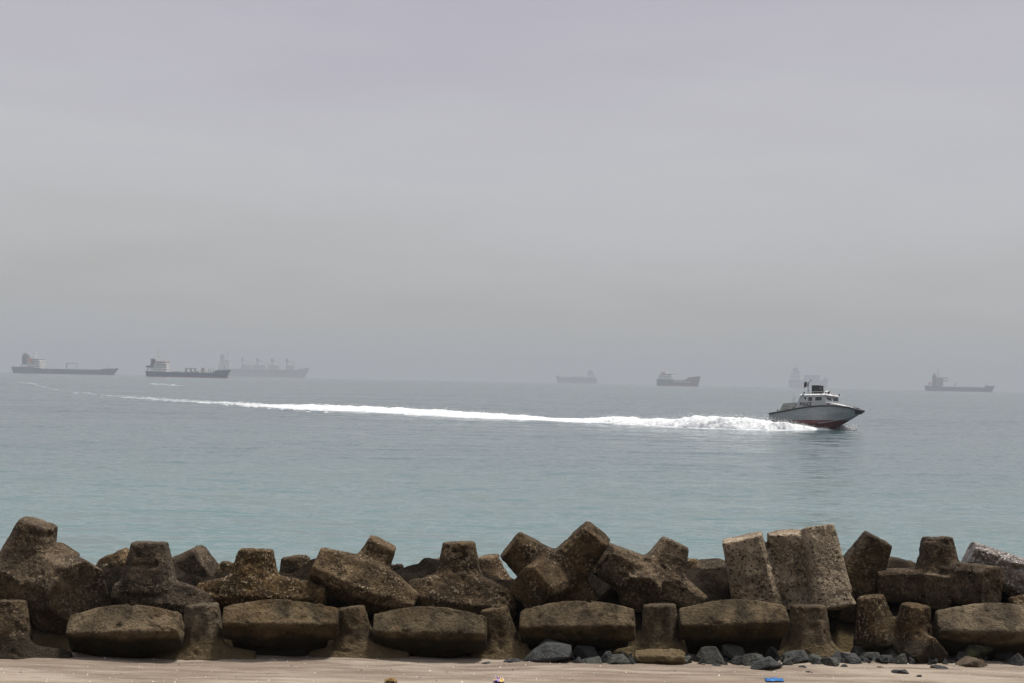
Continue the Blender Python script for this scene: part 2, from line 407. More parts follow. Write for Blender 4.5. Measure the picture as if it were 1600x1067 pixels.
def block(label, px_mid, row, mat, arms, seed, k=.10, h=.023):
    Yc = front(px_mid)+row; sc = Yc/FPX
    L = []
    for a in arms:
        (x0,y0,d0), (x1,y1,d1), s, t = a[:4]; c = a[4] if len(a) > 4 else .45; roll = R(a[5]) if len(a) > 5 else 0
        L.append((np.array(P(x0,y0,Yc+d0*sc)), np.array(P(x1,y1,Yc+d1*sc)), [v*sc for v in s], [v*sc for v in t], c, roll))
    pts = []; 
    for p0,p1,s,t,c,r in L:
        w = 1.35*max(max(s),max(t))
        for p in (p0,p1): pts += [p-w, p+w]
    lo = np.min(pts,0)-.06; hi = np.max(pts,0)+.06
    lo[2] = max(lo[2], -.05)
    n = np.ceil((hi-lo)/h).astype(int)+1
    g = np.stack(np.meshgrid(*[np.arange(q)*h for q in n], indexing='ij'), -1)+lo
    f = None
    for p in L:
        d = arm_sdf(g, *p); f = d if f is None else smin(f, d, k)
    f[:,:,0] = np.abs(f[:,:,0])+.01
    V, F = surface_nets(f, lo, h)
    # one light smoothing pass, then worn, lumpy, pitted skin
    nb = np.zeros_like(V); ct = np.zeros(len(V))
    for a,b in ((0,1),(1,2),(2,3),(3,0)):
        np.add.at(nb, F[:,a], V[F[:,b]]); np.add.at(ct, F[:,a], 1)
    V = V*.75+.25*nb/np.maximum(ct,1)[:,None]
    fn = np.cross(V[F[:,2]]-V[F[:,0]], V[F[:,3]]-V[F[:,1]]); nr = np.zeros_like(V)
    for a in range(4): np.add.at(nr, F[:,a], fn)
    nr /= np.linalg.norm(nr,axis=1)[:,None]+1e-9
    V = V+nr*(.010*fbm(V, 2.6, 3, seed)+.009*fbm(V, 14, 2, seed+3)-.020*np.clip(fbm(V, 7, 2, seed+5)-.22,0,1)*4)[:,None]
    base = P(px_mid, 1000, Yc); base.z = max(float(V[:,2].min()), 0)
    o = mesh_np('breakwater_block', V-np.array(base), F, mat); o.location = base
    return tag(o, label, 'concrete block', BLOCK_GROUP)

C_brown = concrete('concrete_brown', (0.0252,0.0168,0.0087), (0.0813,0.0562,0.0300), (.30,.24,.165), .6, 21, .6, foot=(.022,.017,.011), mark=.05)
C_olive = concrete('concrete_olive', (0.0275,0.0200,0.0120), (0.0916,0.0670,0.0375), (.24,.20,.13), .25, 24, .35)
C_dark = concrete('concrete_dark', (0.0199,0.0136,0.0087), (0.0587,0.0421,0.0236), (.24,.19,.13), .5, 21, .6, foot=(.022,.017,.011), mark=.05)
C_pale = concrete('concrete_pale_speckled', (.10,.078,.050), (.20,.157,.103), (.38,.31,.22), .85, 20, .95)
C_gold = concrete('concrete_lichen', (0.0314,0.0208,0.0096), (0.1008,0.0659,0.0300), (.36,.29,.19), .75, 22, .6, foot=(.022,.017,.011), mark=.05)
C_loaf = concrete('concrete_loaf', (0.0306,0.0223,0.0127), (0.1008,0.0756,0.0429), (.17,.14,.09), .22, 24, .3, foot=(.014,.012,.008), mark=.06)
C_tan = concrete('concrete_chunk_tan', (.07,.05,.026), (.13,.092,.05), (.2,.16,.1), .2, 26, .3)
C_wet = concrete('concrete_wet', (.045,.033,.024), (.10,.075,.055), (.42,.36,.31), .9, 20, .4, wet=1)

ROW = {'f': .62, 'm': 1.75, 'b': 3.1}
def leg(x0,y0,x1,y1,w0,w1,d0=0,d1=0,c=.45,roll=0,t=None): 
    return ((x0,y0,d0),(x1,y1,d1),(w0,w1),t or (w0,w1),c,roll)
def bar(x0,y0,x1,y1,a,m,b,d0=0,d1=0,c=.4,roll=45,t=None):
    return ((x0,y0,d0),(x1,y1,d1),(a,m,b),t or (a,m,b),c,roll)
sd_ = [0]
def blk(label, px, row, mat, arms, **kw):
    sd_[0] += 1
    return block(label, px, ROW[row], mat, arms, sd_[0]*3, **kw)
ordn = ['leftmost','second','third','fourth','fifth','rightmost']
# bottom row: broad blocks lying with their flat flank up
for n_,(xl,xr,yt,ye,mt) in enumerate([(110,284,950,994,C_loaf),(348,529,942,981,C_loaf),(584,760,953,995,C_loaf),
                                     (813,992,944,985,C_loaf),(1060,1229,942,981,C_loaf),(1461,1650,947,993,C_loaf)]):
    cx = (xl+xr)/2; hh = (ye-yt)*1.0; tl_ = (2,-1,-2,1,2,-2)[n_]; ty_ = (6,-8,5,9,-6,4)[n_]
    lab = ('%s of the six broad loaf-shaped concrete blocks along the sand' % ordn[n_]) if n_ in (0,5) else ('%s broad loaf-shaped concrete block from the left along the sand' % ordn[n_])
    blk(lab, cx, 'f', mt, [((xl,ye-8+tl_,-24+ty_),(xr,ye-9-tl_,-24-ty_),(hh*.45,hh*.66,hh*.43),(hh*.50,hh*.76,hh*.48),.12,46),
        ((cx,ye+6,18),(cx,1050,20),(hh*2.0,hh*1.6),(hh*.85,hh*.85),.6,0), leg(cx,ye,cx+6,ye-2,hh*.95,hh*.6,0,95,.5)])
# bottom row: upright stems between them
for lab,xt,wt,xb,wb,yt,fl,fr,mt in [
    ('concrete block stem cut by the left edge with a dark foot',16,23,14,38,937,-60,112,C_brown),
    ('concrete stem on a spread foot between first and second broad blocks',315,25,320,33,943,240,400,C_olive),
    ('concrete stem on a spread foot between second and third broad blocks',548,21,557,33,947,482,640,C_olive),
    ('narrow concrete stem between third and fourth broad blocks',772,21,785,31,949,735,835,C_olive),
    ('concrete stem above the cracked brown chunk, between fourth and fifth broad blocks',1030,25,1034,31,943,948,1072,C_olive),
    ('concrete stem right of the fifth broad block, dark rubble at its foot',1263,26,1264,36,944,1212,1322,C_olive)]:
    blk(lab, xb, 'f', mt, [leg(xb,1022,xt,yt,wb,wt,0,4,.5), bar(fl,1032,fr,1032,15,25,15,-14,-14,.8,0),
                           leg(xb,1024,xb+8,1022,26,22,0,80,.6)], k=.20)
blk('twin-lobed dark concrete block beside the right broad block, round foot in front', 1395, 'f', C_brown,
    [leg(1372,1005,1360,930,37,20,0,0,.75), leg(1424,1005,1431,944,32,22,-6,-10,.7), leg(1425,1015,1458,1026,34,30,-10,-58,.9),
     bar(1340,1020,1470,1020,20,34,20,5,5,.6,20)], k=.14)
# middle row
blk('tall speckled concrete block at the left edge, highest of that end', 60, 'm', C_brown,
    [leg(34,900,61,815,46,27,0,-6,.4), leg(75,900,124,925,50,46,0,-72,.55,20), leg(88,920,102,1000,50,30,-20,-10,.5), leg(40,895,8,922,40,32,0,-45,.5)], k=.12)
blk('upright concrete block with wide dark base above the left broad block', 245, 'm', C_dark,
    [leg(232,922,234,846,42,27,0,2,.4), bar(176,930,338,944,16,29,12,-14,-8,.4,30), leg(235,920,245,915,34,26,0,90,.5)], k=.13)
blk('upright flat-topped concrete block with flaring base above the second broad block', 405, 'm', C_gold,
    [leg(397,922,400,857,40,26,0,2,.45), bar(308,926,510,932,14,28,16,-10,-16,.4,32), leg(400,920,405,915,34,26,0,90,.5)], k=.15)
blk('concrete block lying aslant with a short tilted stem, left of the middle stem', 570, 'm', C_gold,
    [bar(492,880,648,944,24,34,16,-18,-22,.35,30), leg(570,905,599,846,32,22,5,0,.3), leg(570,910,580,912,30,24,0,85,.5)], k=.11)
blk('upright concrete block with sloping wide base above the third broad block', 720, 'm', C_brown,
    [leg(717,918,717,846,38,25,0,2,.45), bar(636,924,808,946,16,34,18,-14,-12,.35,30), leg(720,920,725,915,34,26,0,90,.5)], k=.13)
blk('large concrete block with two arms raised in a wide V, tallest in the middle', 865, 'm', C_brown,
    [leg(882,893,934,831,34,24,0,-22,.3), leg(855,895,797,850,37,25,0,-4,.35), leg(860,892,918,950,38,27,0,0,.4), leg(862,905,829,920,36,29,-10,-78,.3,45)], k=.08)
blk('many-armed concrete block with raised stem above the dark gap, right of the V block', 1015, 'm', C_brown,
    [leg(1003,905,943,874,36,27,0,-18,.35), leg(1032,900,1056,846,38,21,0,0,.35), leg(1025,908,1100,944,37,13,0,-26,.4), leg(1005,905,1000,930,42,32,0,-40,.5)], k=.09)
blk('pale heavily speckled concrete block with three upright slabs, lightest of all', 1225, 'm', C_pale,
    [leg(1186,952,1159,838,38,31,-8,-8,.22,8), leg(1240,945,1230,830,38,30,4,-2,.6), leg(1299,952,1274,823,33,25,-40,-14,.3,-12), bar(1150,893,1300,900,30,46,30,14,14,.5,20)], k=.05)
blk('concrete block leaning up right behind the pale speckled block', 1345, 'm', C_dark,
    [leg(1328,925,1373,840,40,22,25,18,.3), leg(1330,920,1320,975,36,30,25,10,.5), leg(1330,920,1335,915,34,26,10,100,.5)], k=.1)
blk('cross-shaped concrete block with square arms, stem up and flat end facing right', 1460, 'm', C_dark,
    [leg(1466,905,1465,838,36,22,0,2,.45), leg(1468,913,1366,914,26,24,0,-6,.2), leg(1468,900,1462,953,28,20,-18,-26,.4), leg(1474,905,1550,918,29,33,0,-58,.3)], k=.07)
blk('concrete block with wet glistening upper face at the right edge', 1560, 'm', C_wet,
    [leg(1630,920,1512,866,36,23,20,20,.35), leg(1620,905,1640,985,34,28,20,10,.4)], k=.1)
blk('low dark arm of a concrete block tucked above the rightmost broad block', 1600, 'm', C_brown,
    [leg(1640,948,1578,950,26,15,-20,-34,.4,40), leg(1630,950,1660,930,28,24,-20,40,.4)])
# back row, mostly hidden
for lab,px,mt,arms in [
    ('small concrete peak just behind the tall left-edge block',100,C_brown,[leg(84,892,106,856,30,20,0,0,.35), leg(90,890,130,935,30,26,0,0)]),
    ('low concrete hump behind the left upright block, facing the sea',180,C_gold,[leg(190,892,176,864,34,22), leg(185,890,150,915,28,24,0,-10)]),
    ('grey pointed concrete block between the two left upright blocks',305,C_dark,[leg(288,905,326,876,38,30,0,-8,.25), leg(290,900,264,890,28,20,0,0)]),
    ('little concrete tip behind the second upright block',355,C_gold,[leg(352,905,360,879,24,14), leg(352,900,380,920,22,18)]),
    ('rounded concrete peak between second upright block and the aslant block',462,C_brown,[leg(466,912,461,868,32,21,0,0,.7), leg(465,910,440,930,28,22)]),
    ('dark concrete tip showing right of the aslant block stem',620,C_dark,[leg(618,905,619,880,16,11,0,0,.7), leg(615,905,600,930,20,20)]),
    ('level concrete arm reaching behind the sloping-base upright block',650,C_olive,[leg(690,898,606,906,15,13,0,-6,.5), leg(694,915,682,872,26,14)]),
    ('speckled concrete peak between sloping-base block and the V block',765,C_gold,[leg(768,920,758,868,32,21,0,0,.6), leg(770,915,800,940,28,24)]),
    ('small pale concrete tip behind the many-armed block',1078,C_gold,[leg(1080,905,1079,872,18,12,0,0,.6), leg(1080,905,1070,930,20,18)]),
    ('shadowed concrete block deep in the gap between V block and many-armed block',925,C_dark,[leg(930,930,935,893,34,28), leg(925,925,890,935,30,28)]),
    ('squat dark concrete block in the dip left of the pale speckled block',1110,C_dark,[leg(1112,925,1111,879,28,25,0,-10,.4), leg(1110,920,1150,915,26,22)]),
    ('low concrete slab edge left of the cross-shaped block, against the water',1402,C_olive,[leg(1398,905,1406,873,34,21,0,0,.4), leg(1400,900,1440,905,26,22)]),
    ]:
    blk(lab, px, 'b', mt, arms, h=.03)

# ------------------------------------------------------------------ angular rocks at the foot of the wall
def rock_mat(name, a, b, c, moss=0):
    m = Mat(name, .75, .4); v = m.vec()
    col_ = m.mix(m.ramp(m.noise(v, 5, 6, .65), [(.35,0),(.65,1)]), a, b)
    col_ = m.mix(m.ramp(m.noise(v, 22, 3, .6), [(.6,0),(.72,.7)]), col_, c)
    if moss: col_ = m.mix(m.ramp(m.noise(v, 7, 4), [(.5,0),(.62,.7)]), col_, (.10,.10,.035))
    m.color(col_); m.bump(m.math('ADD', m.noise(v, 30, 5, .65), m.math('MULTIPLY', m.noise(v, 8, 4, .6), 2.0)), .03, 1.0); return m.m
RK = {'s': rock_mat('slate_blue', (0.020,0.021,0.021), (0.037,0.040,0.039), (0.074,0.076,0.068)),
      'k': rock_mat('slate_black', (0.009,0.009,0.008), (0.017,0.017,0.016), (0.034,0.034,0.031)),
      'g': rock_mat('slate_green', (0.024,0.026,0.021), (0.048,0.051,0.041), (0.104,0.102,0.078)),
      'm': rock_mat('rock_mossy', (0.020,0.021,0.016), (0.039,0.040,0.030), (0.083,0.080,0.051), 1),
      'b': rock_mat('rock_brown', (0.048,0.032,0.016), (0.083,0.057,0.030), (0.130,0.098,0.054)),
      'p': rock_mat('rock_pale', (0.130,0.115,0.082), (0.196,0.174,0.129), (0.239,0.212,0.164))}
def rock(name, label, x0,y0,x1,y1, kind, seed, cat='rock', lean=0.0):
    rnd = random.Random(seed)
    base = ground_at((x0+x1)/2, y1-.5); sc = base.y/FPX
    hw = (x1-x0)/2*sc; hh = (y1-y0)*sc; dp = max(.08, min(hw*.95, .45))
    pts = []
    for i in range(15):
        a = rnd.uniform(0, 2*math.pi); z = rnd.choice([0, 0, 0, .3, .6, .85, 1.0])+rnd.uniform(-.12,.1)
        r = (1.0 if z < .5 else .62)*rnd.uniform(.7, 1.1)
        pts.append((hw*r*math.cos(a)+lean*hw*z, dp*r*math.sin(a), max(-.1, z)*hh))
    bm = bmesh.new()
    for p in pts: bm.verts.new(p)
    r_ = bmesh.ops.convex_hull(bm, input=bm.verts)
    bmesh.ops.delete(bm, geom=[v for v in bm.verts if not v.link_faces], context='VERTS')
    xsv = [v.co.x for v in bm.verts]; zsv = [v.co.z for v in bm.verts]
    for v in bm.verts:
        v.co.x = (v.co.x-min(xsv))/(max(xsv)-min(xsv))*2*hw-hw
        v.co.z = (v.co.z)/max(zsv)*hh*1.0-.012
    if hw > .12:
        bmesh.ops.bevel(bm, geom=bm.edges[:], offset=min(.012,hw*.04), segments=1, affect='EDGES')
        bmesh.ops.triangulate(bm, faces=bm.faces)
        bmesh.ops.subdivide_edges(bm, edges=[e for e in bm.edges if e.calc_length() > .1], cuts=1)
        cs = np.array([v.co for v in bm.verts]); nn = fbm(cs+seed*3.3, 6, 2, seed)
        for v, q in zip(bm.verts, nn): v.co += v.co.normalized()*float(q)*.03
    me = bpy.data.meshes.new(name); bm.to_mesh(me); bm.free(); me.materials.append(RK[kind])
    o = bpy.data.objects.new(name, me); col.objects.link(o)
    o.location = (base.x, base.y+dp*.9, float(sand_z(np.array([base.x]), np.array([base.y]))[0])-.005)
    return tag(o, label, cat, 'rocks scattered at the foot of the breakwater')
ROCKS = [
 ('large flat dark slate rock at the left end of the rubble',814,1009,895,1041,'s'),
 ('dark slate rock directly right of the large flat one',888,1011,940,1036,'s'),
 ('small slate lump below the second large slate rock',909,1030,942,1042,'g'),
 ('tiny dark rock wedged right against the large flat slate',894,1032,913,1042,'k'),
 ('small blue-grey rock between slate rocks and pale-edged rock',937,1021,962,1040,'s'),
 ('low pale-edged slate rock left of the cracked brown chunk',944,1026,992,1042,'g'),
 ('small stone just right of the cracked brown chunk',1062,1026,1083,1040,'g'),
 ('greenish rounded slate rock right of the cracked brown chunk',1083,1011,1136,1040,'g'),
 ('greenish slate slab leaning to the right beside the rounded one',1130,1012,1176,1037,'g'),
 ('lumpy slate rock behind the triangular one',1158,1021,1207,1042,'g'),
 ('triangular blue slate rock lying forward on the sand',1175,1029,1230,1050,'s'),
 ('flat pebble on the sand in front of the greenish slates',1112,1040,1129,1044,'k'),
 ('tilted slate block leaning against the fifth stem',1196,1011,1222,1034,'s'),
 ('small pale yellowish stone among the dark rubble',1216,1024,1227,1033,'p'),
 ('wide slate rock at the foot of the fifth stem',1223,1018,1273,1040,'s'),
 ('low slate rock right of the wide slate rock',1259,1025,1298,1040,'g'),
 ('dark rock in front of the black gap',1293,1020,1326,1039,'k'),
 ('broken slate rock right of the rock before the black gap',1312,1022,1349,1040,'s'),
 ('grey-green flat rock under the twin-lobed block',1346,1021,1380,1037,'g'),
 ('dark stone left of the white-edged shard',1371,1026,1401,1039,'k'),
 ('white-edged slate shard standing before the round foot',1397,1023,1421,1041,'g'),
 ('black rock leaning on the round foot of the twin-lobed block',1430,1017,1487,1038,'k'),
 ('small grey rock left of the mossy boulder',1494,1020,1517,1037,'s'),
 ('large mossy green boulder at the right end',1504,1005,1576,1038,'m'),
 ('slate rock cut by the right edge beside the mossy boulder',1571,1021,1606,1043,'s'),
 ('low brown slab of rock in front of the mossy boulder',1495,1031,1554,1045,'b'),
 ('flat black stone alone on the open sand',1394,1046,1423,1053,'k'),
 ('little dark pebble on the sand right of the triangular slate',1248,1042,1262,1046,'k'),
 ('small flat pebble on the sand nearest the blue plastic scrap',1257,1048,1273,1052,'g'),
 ('small dark stone in front of the broken slate',1312,1039,1328,1044,'k'),
 ('small reddish stone on the sand before the grey-green rock',1371,1043,1383,1046,'b'),
 ('thin dark stone left of the low brown slab',1456,1042,1486,1048,'k'),
 ('tiny dark pebble nearest the bottom on the right',1431,1053,1443,1058,'k'),
 ('small blue-grey stone left of the large flat slate',785,1031,817,1039,'s'),
 ('lone little stone on the sand under the narrow stem',752,1033,768,1038,'g'),
 ('little rock jammed behind the lumpy slate',1140,1024,1165,1040,'k'),
 ('small grey stone between triangular slate and wide slate rock',1222,1030,1240,1042,'g'),
 ('small dark stone between the white-edged shard and the black rock',1418,1030,1436,1040,'k'),
]
ROCKS += [
 ('dark wedge of slate standing behind the greenish slates',1100,1006,1140,1030,'k'),
 ('upright slate splinter left of the tilted slate block',1168,1010,1192,1030,'s'),
 ('blocky slate half hidden behind the wide slate rock',1240,1010,1284,1032,'k'),
 ('low slate piece under the black gap, left of the broken slate',1280,1028,1316,1042,'g'),
 ('dark slate tucked between flat grey-green rock and stem foot',1330,1014,1362,1032,'k'),
 ('slate slab against the wall foot left of the black leaning rock',1385,1014,1416,1034,'s'),
 ('dark slate behind the second large slate rock',925,1006,968,1030,'k'),
 ('small angular slate right of the mossy boulder top',1556,1012,1590,1036,'k')]
for i_,(lab,x0,y0,x1,y1,kd) in enumerate(ROCKS): rock('rock', lab, x0,y0,x1,y1,kd, 100+i_*7)
ck = block('cracked brown concrete chunk lying among the slate rocks', 1030, -.02, C_tan, [bar(991,1029,1070,1030,13,16,11,0,-6,.7,12,(20,24,18)), leg(1050,1027,1067,1025,15,10,-4,-14,.8)], 91, k=.05, h=.018)
ck.name = 'concrete_chunk'; ck['category'] = 'rubble'; ck['group'] = 'rocks scattered at the foot of the breakwater'
# broken slate too small to tell apart, filling the gaps between the rocks
rnd = random.Random(11); mb = MB()
for i in range(420):
    px = rnd.choice([rnd.uniform(815,1600), rnd.uniform(930,1000), rnd.uniform(1080,1330), rnd.uniform(1300,1520)])
    b = ground_at(px, rnd.uniform(1030,1041)); s_ = rnd.uniform(.02,.085); z0 = SAND+rnd.random()**2*.10
    ps = [(b.x+s_*rnd.uniform(.6,1.6)*math.cos(t), b.y+.1+s_*rnd.uniform(.6,1.2)*math.sin(t), z0-s_*.5+rnd.uniform(-.3,.3)*s_) for t in (0+rnd.random(), 1.6+rnd.random()*.6, 3.1+rnd.random()*.6, 4.7+rnd.random()*.6)]
    tp = [(b.x+s_*rnd.uniform(-.6,.6), b.y+.1+s_*rnd.uniform(-.5,.2), z0+s_*rnd.uniform(.3,.8)) for _ in range(2)]
    mb.add(ps+tp, [(0,1,2,3),(0,1,4),(1,2,5,4),(2,3,5),(3,0,4,5)])
tag(mb.build('slate_rubble', RK['s']), 'small broken slate pieces heaped between the larger rocks', 'rubble', kind='stuff')
# shell grit and pebbles too small to count
rnd = random.Random(4); mb = MB()
for i in range(900):
    x = rnd.uniform(-10,10); y = rnd.uniform(25.6, 29.2); s_ = rnd.choice([.006,.008,.012,.02])*rnd.uniform(.7,1.3)
    z = float(sand_z(np.array([x]), np.array([y]))[0])+s_*.2
    a = [(x+s_*rnd.uniform(.6,1.4)*math.cos(t), y+s_*math.sin(t), z-s_*.3) for t in (rnd.random(), 2.1+rnd.random()*.3, 4.2+rnd.random()*.3)]
    mb.add(a+[(x, y, z+s_*.7)], [(0,1,2),(0,1,3),(1,2,3),(2,0,3)])
mg = Mat('shell_grit', .6); mg.color(mg.ramp(mg.noise(mg.vec(src='World'), 9, 2), [(.45,(.10,.08,.06)),(.55,(.75,.70,.62))]))
tag(mb.build('shell_grit', mg.m), 'pale shell bits and tiny pebbles strewn over the sand', 'shell grit', kind='stuff')

# litter on the sand
def crumple(name, px, py, wx, wy, hz, mat, seed, n=22):
    b = ground_at(px, py); sc = b.y/FPX; u = np.linspace(-1,1,n); U,W = np.meshgrid(u,u,indexing='ij')
    p = np.stack([U*2,W*2,0*U],-1)
    Z = hz*sc*(np.abs(fbm(p, 1.3, 3, seed))*1.6+.1)*(1-.6*np.maximum(abs(U),abs(W))**2)
    X = U*wx*sc*(1+.25*fbm(p, .9, 2, seed+1)); Yy = W*wy*sc*(1+.3*fbm(p, .9, 2, seed+2))
    i = np.arange(n-1)[:,None]*n+np.arange(n-1)[None,:]
    o = mesh_np(name, np.stack([X,Yy,Z],-1).reshape(-1,3), np.stack([i,i+n,i+n+1,i+1],-1).reshape(-1,4), mat)
    sm = o.modifiers.new('thickness','SOLIDIFY'); sm.thickness = .004
    o.location = (b.x, b.y, SAND+.015); return o
tag(crumple('plastic_scrap', 1210, 1063, 14, 13, 4, plain('blue_plastic', (.008,.10,.30), .35, .5, .2), 3), 'crumpled bright blue plastic scrap on the sand', 'litter')
wm = Mat('wrapper_print', .4); wm.color(wm.ramp(wm.noise(wm.vec(), 14, 2), [(.42,(.08,.05,.25)),(.48,(.10,.06,.30)),(.5,(.65,.42,.10)),(.62,(.7,.66,.6))], 'CONSTANT'))
tag(crumple('wrapper', 780, 1065, 8, 10, 9, wm.m, 8), 'small purple and yellow wrapper at the bottom edge of the sand', 'litter')
tag(crumple('dry_seaweed', 611, 1065, 9, 8, 9, plain('dry_weed', (.22,.14,.05), .9, .2, .4, 30, bump=.02), 5), 'dry brown tuft of seaweed on the sand at the bottom edge', 'seaweed')

# ------------------------------------------------------------------ patrol boat
white = plain('boat_grey_white', (.30,.315,.315), .45, .5, .06, 1.2)
hullm = plain('boat_hull_grey', (.225,.24,.25), .5, .5, .10, .9)
brite = plain('boat_white', (.56,.56,.55), .4, .5, .04)
black = plain('boat_black', (.018,.018,.020), .6, .4, .2)
redm = plain('boat_antifoul', (.145,.030,.028), .6, .4, .25, 1.5)
glass = plain('boat_glass', (.015,.02,.022), .08, .6, .1)
dark = plain('boat_navy', (.012,.014,.03), .5)
tanm = plain('boat_tan_cover', (.24,.24,.22), .7)
bo = on_plane(1279.5, 670.0)
boat = empty('patrol_boat', bo, R(-45))
tag(boat, 'grey police patrol boat with red bottom speeding right, bow raised', 'boat')
st = [-6.5,-5,-3.5,-2,-.5,1,2.2,3.2,4.2,5.1,5.9,6.5]
def I(x, t): return float(np.interp(x, [a for a,_ in t], [b for _,b in t]))
sheerz = [(-6.5,1.72),(-4,2.05),(-1,2.45),(1.5,2.66),(3.5,2.70),(5.1,2.52),(6.5,2.12)]
sheery = [(-6.5,1.75),(-3,1.95),(0,2.0),(2.2,1.85),(4.2,1.35),(5.3,.80),(5.9,.45),(6.5,.06)]
chz = [(-6.5,.45),(0,.55),(2,.75),(4,1.15),(5.5,1.65),(6.3,2.0),(6.5,2.06)]
chy = [(-6.5,1.55),(0,1.60),(2,1.3),(3.5,.85),(5,.35),(6,.10),(6.5,.02)]
kz = [(-6.5,-.2),(1.2,-.3),(2.0,-.1),(3.2,.42),(4.5,1.0),(6,1.75),(6.5,2.0)]
st = sorted(st+[-5.8,-4.2,-2.8,-1.2,.3,1.6,2.7,3.7,4.7,5.5,6.2])
top, bot = MB(), MB(); rt, rb = [], []
for x in st:
    ys_, zs = I(x,sheery), I(x,sheerz); yc, zc = I(x,chy), I(x,chz); k_ = I(x,kz); zc = max(zc, k_+.01)
    rt.append([(x, ys_, zs), (x, yc+(ys_-yc)*.62, zc+(zs-zc)*.5), (x, yc, zc)])
    rb.append([(x, yc, zc), (x, yc*.5, k_+(zc-k_)*.46), (x, 0, k_), (x, -yc*.5, k_+(zc-k_)*.46), (x, -yc, zc)])
for sgn in (1,-1): top.loft([[(x, sgn*y, z) for x,y,z in r] for r in rt], caps=False)
tr = [(x,y,z) for x,y,z in rt[0]]; trl = [(x,-y,z) for x,y,z in rt[0]]
top.add(tr+trl[::-1], [(0,1,2,3,4,5)])
hp = Mat('boat_hull_paint', .45, .5)               # grey topsides, red antifouling up to a painted waterline
hz_ = N(hp.t, 'ShaderNodeSeparateXYZ'); hp.l(hp.tc.outputs['Object'], hz_.inputs[0])
g_ = hp.noise(hp.vec((.8,.8,3)), 1.5, 6, .65)
grey = hp.mix(hp.ramp(g_, [(.35,0),(.7,1)]), (.20,.215,.225), (.265,.28,.29))
grey = hp.mix(hp.ramp(hp.noise(hp.vec((2.5,2.5,.5)), 1.0, 4), [(.58,0),(.75,.5)]), grey, (.13,.12,.11))
rd = hp.mix(hp.ramp(hp.noise(hp.vec((1,1,2)), 2.0, 5), [(.35,0),(.7,1)]), (.070,.016,.016), (.15,.028,.026))
wl = hp.math('MULTIPLY_ADD', hp.math('SUBTRACT', hp.noise(hp.vec(), 3, 3), .5), .05, hp.math('MULTIPLY_ADD', hz_.outputs['X'], -.012, hz_.outputs['Z']))
hp.color(hp.mix(hp.math('GREATER_THAN', wl, 1.0), rd, grey))
top.build('hull', hp.m, boat, False); bot.loft(rb); bot.build('bottom', hp.m, boat)
ms = MB()
for sgn in (1,-1):
    for a, b in zip(st[:-1], st[1:]):
        ms.tube((a, sgn*(I(a,sheery)+.03), I(a,sheerz)), (b, sgn*(I(b,sheery)+.03), I(b,sheerz)), .10, n=8)
ms.tube((-6.5,-1.75,1.72),(-6.5,1.75,1.72), .10, n=8); ms.build('rub_rail', black, boat)
sp_ = MB()
for sgn in (1,-1):
    for a, b in zip(st[:-1], st[1:]):
        if a < 1 or a > 5.5: continue
        sp_.tube((a, sgn*(I(a,chy)+.03), I(a,chz)), (b, sgn*(I(b,chy)+.03), I(b,chz)), .045, n=6)
sp_.build('spray_rail', hullm, boat)
bf = MB(); bf.dome((6.5,0,2.14), .24,.22,.18, 14, 8, True); bf.hexa([(5.6,-.40,1.75),(6.35,-.12,1.85),(6.35,.12,1.85),(5.6,.40,1.75)], [(5.75,-.62,2.42),(6.5,-.16,2.24),(6.5,.16,2.24),(5.75,.62,2.42)])
bf.build('bow_fender', black, boat)
dk = MB(); dk.loft([[(x, I(x,sheery)-.02, I(x,sheerz)-.05), (x, 0, I(x,sheerz)+.02), (x, -I(x,sheery)+.02, I(x,sheerz)-.05)] for x in st], caps=False)
dk.build('deck', white, boat)
# foredeck trunk
tk = MB(); tk.hexa([(1.5,-1.45,2.55),(4.9,-.75,2.5),(4.9,.75,2.5),(1.5,1.45,2.55)], [(1.5,-1.35,3.22),(4.5,-.55,2.66),(4.5,.55,2.66),(1.5,1.35,3.22)])
tk.build('foredeck_trunk', brite, boat)
# cabin
zb, zt = 2.25, 3.95
cb = MB(); cb.hexa([(-2.7,-1.55,zb),(2.25,-1.55,zb),(2.25,1.55,zb),(-2.7,1.55,zb)], [(-2.0,-1.35,zt),(1.75,-1.35,zt),(1.75,1.35,zt),(-2.0,1.35,zt)])
cabin = cb.build('cabin', white, boat)
rf = MB(); rf.hexa([(-2.1,-1.45,zt),(2.0,-1.45,zt),(2.0,1.45,zt),(-2.1,1.45,zt)], [(-1.9,-1.2,zt+.16),(1.5,-1.2,zt+.2),(1.5,1.2,zt+.2),(-1.9,1.2,zt+.16)])
rf.build('cabin_roof', brite, boat)
def side_y(z): return 1.55+(1.35-1.55)*(z-zb)/(zt-zb)
def front_x(z): return 2.25+(1.75-2.25)*(z-zb)/(zt-zb)
for sgn in (-1, 1):
    for poly in ([(-1.55,3.75),(-.95,3.75),(-1.08,3.2)], [(-.75,3.78),(-.05,3.78),(-.05,3.22),(-.75,3.22)], [(.3,3.78),(1.35,3.78),(1.45,3.25),(.3,3.25)]):
        n = len(poly); g = MB(); vs = [(x, sgn*(side_y(z)+.012), z) for x,z in poly]+[(x, sgn*(side_y(z)-.03), z) for x,z in poly]
        g.add(vs, [tuple(range(n)), tuple(range(2*n-1,n-1,-1))]+[(i,(i+1)%n,(i+1)%n+n,i+n) for i in range(n)])
        pane = g.build('window', glass, boat)
        fr = MB()
        for i in range(n):
            a, b = vs[i], vs[(i+1)%n]; fr.tube(a, b, .035, n=6)
        fr.build('frame', brite, pane)
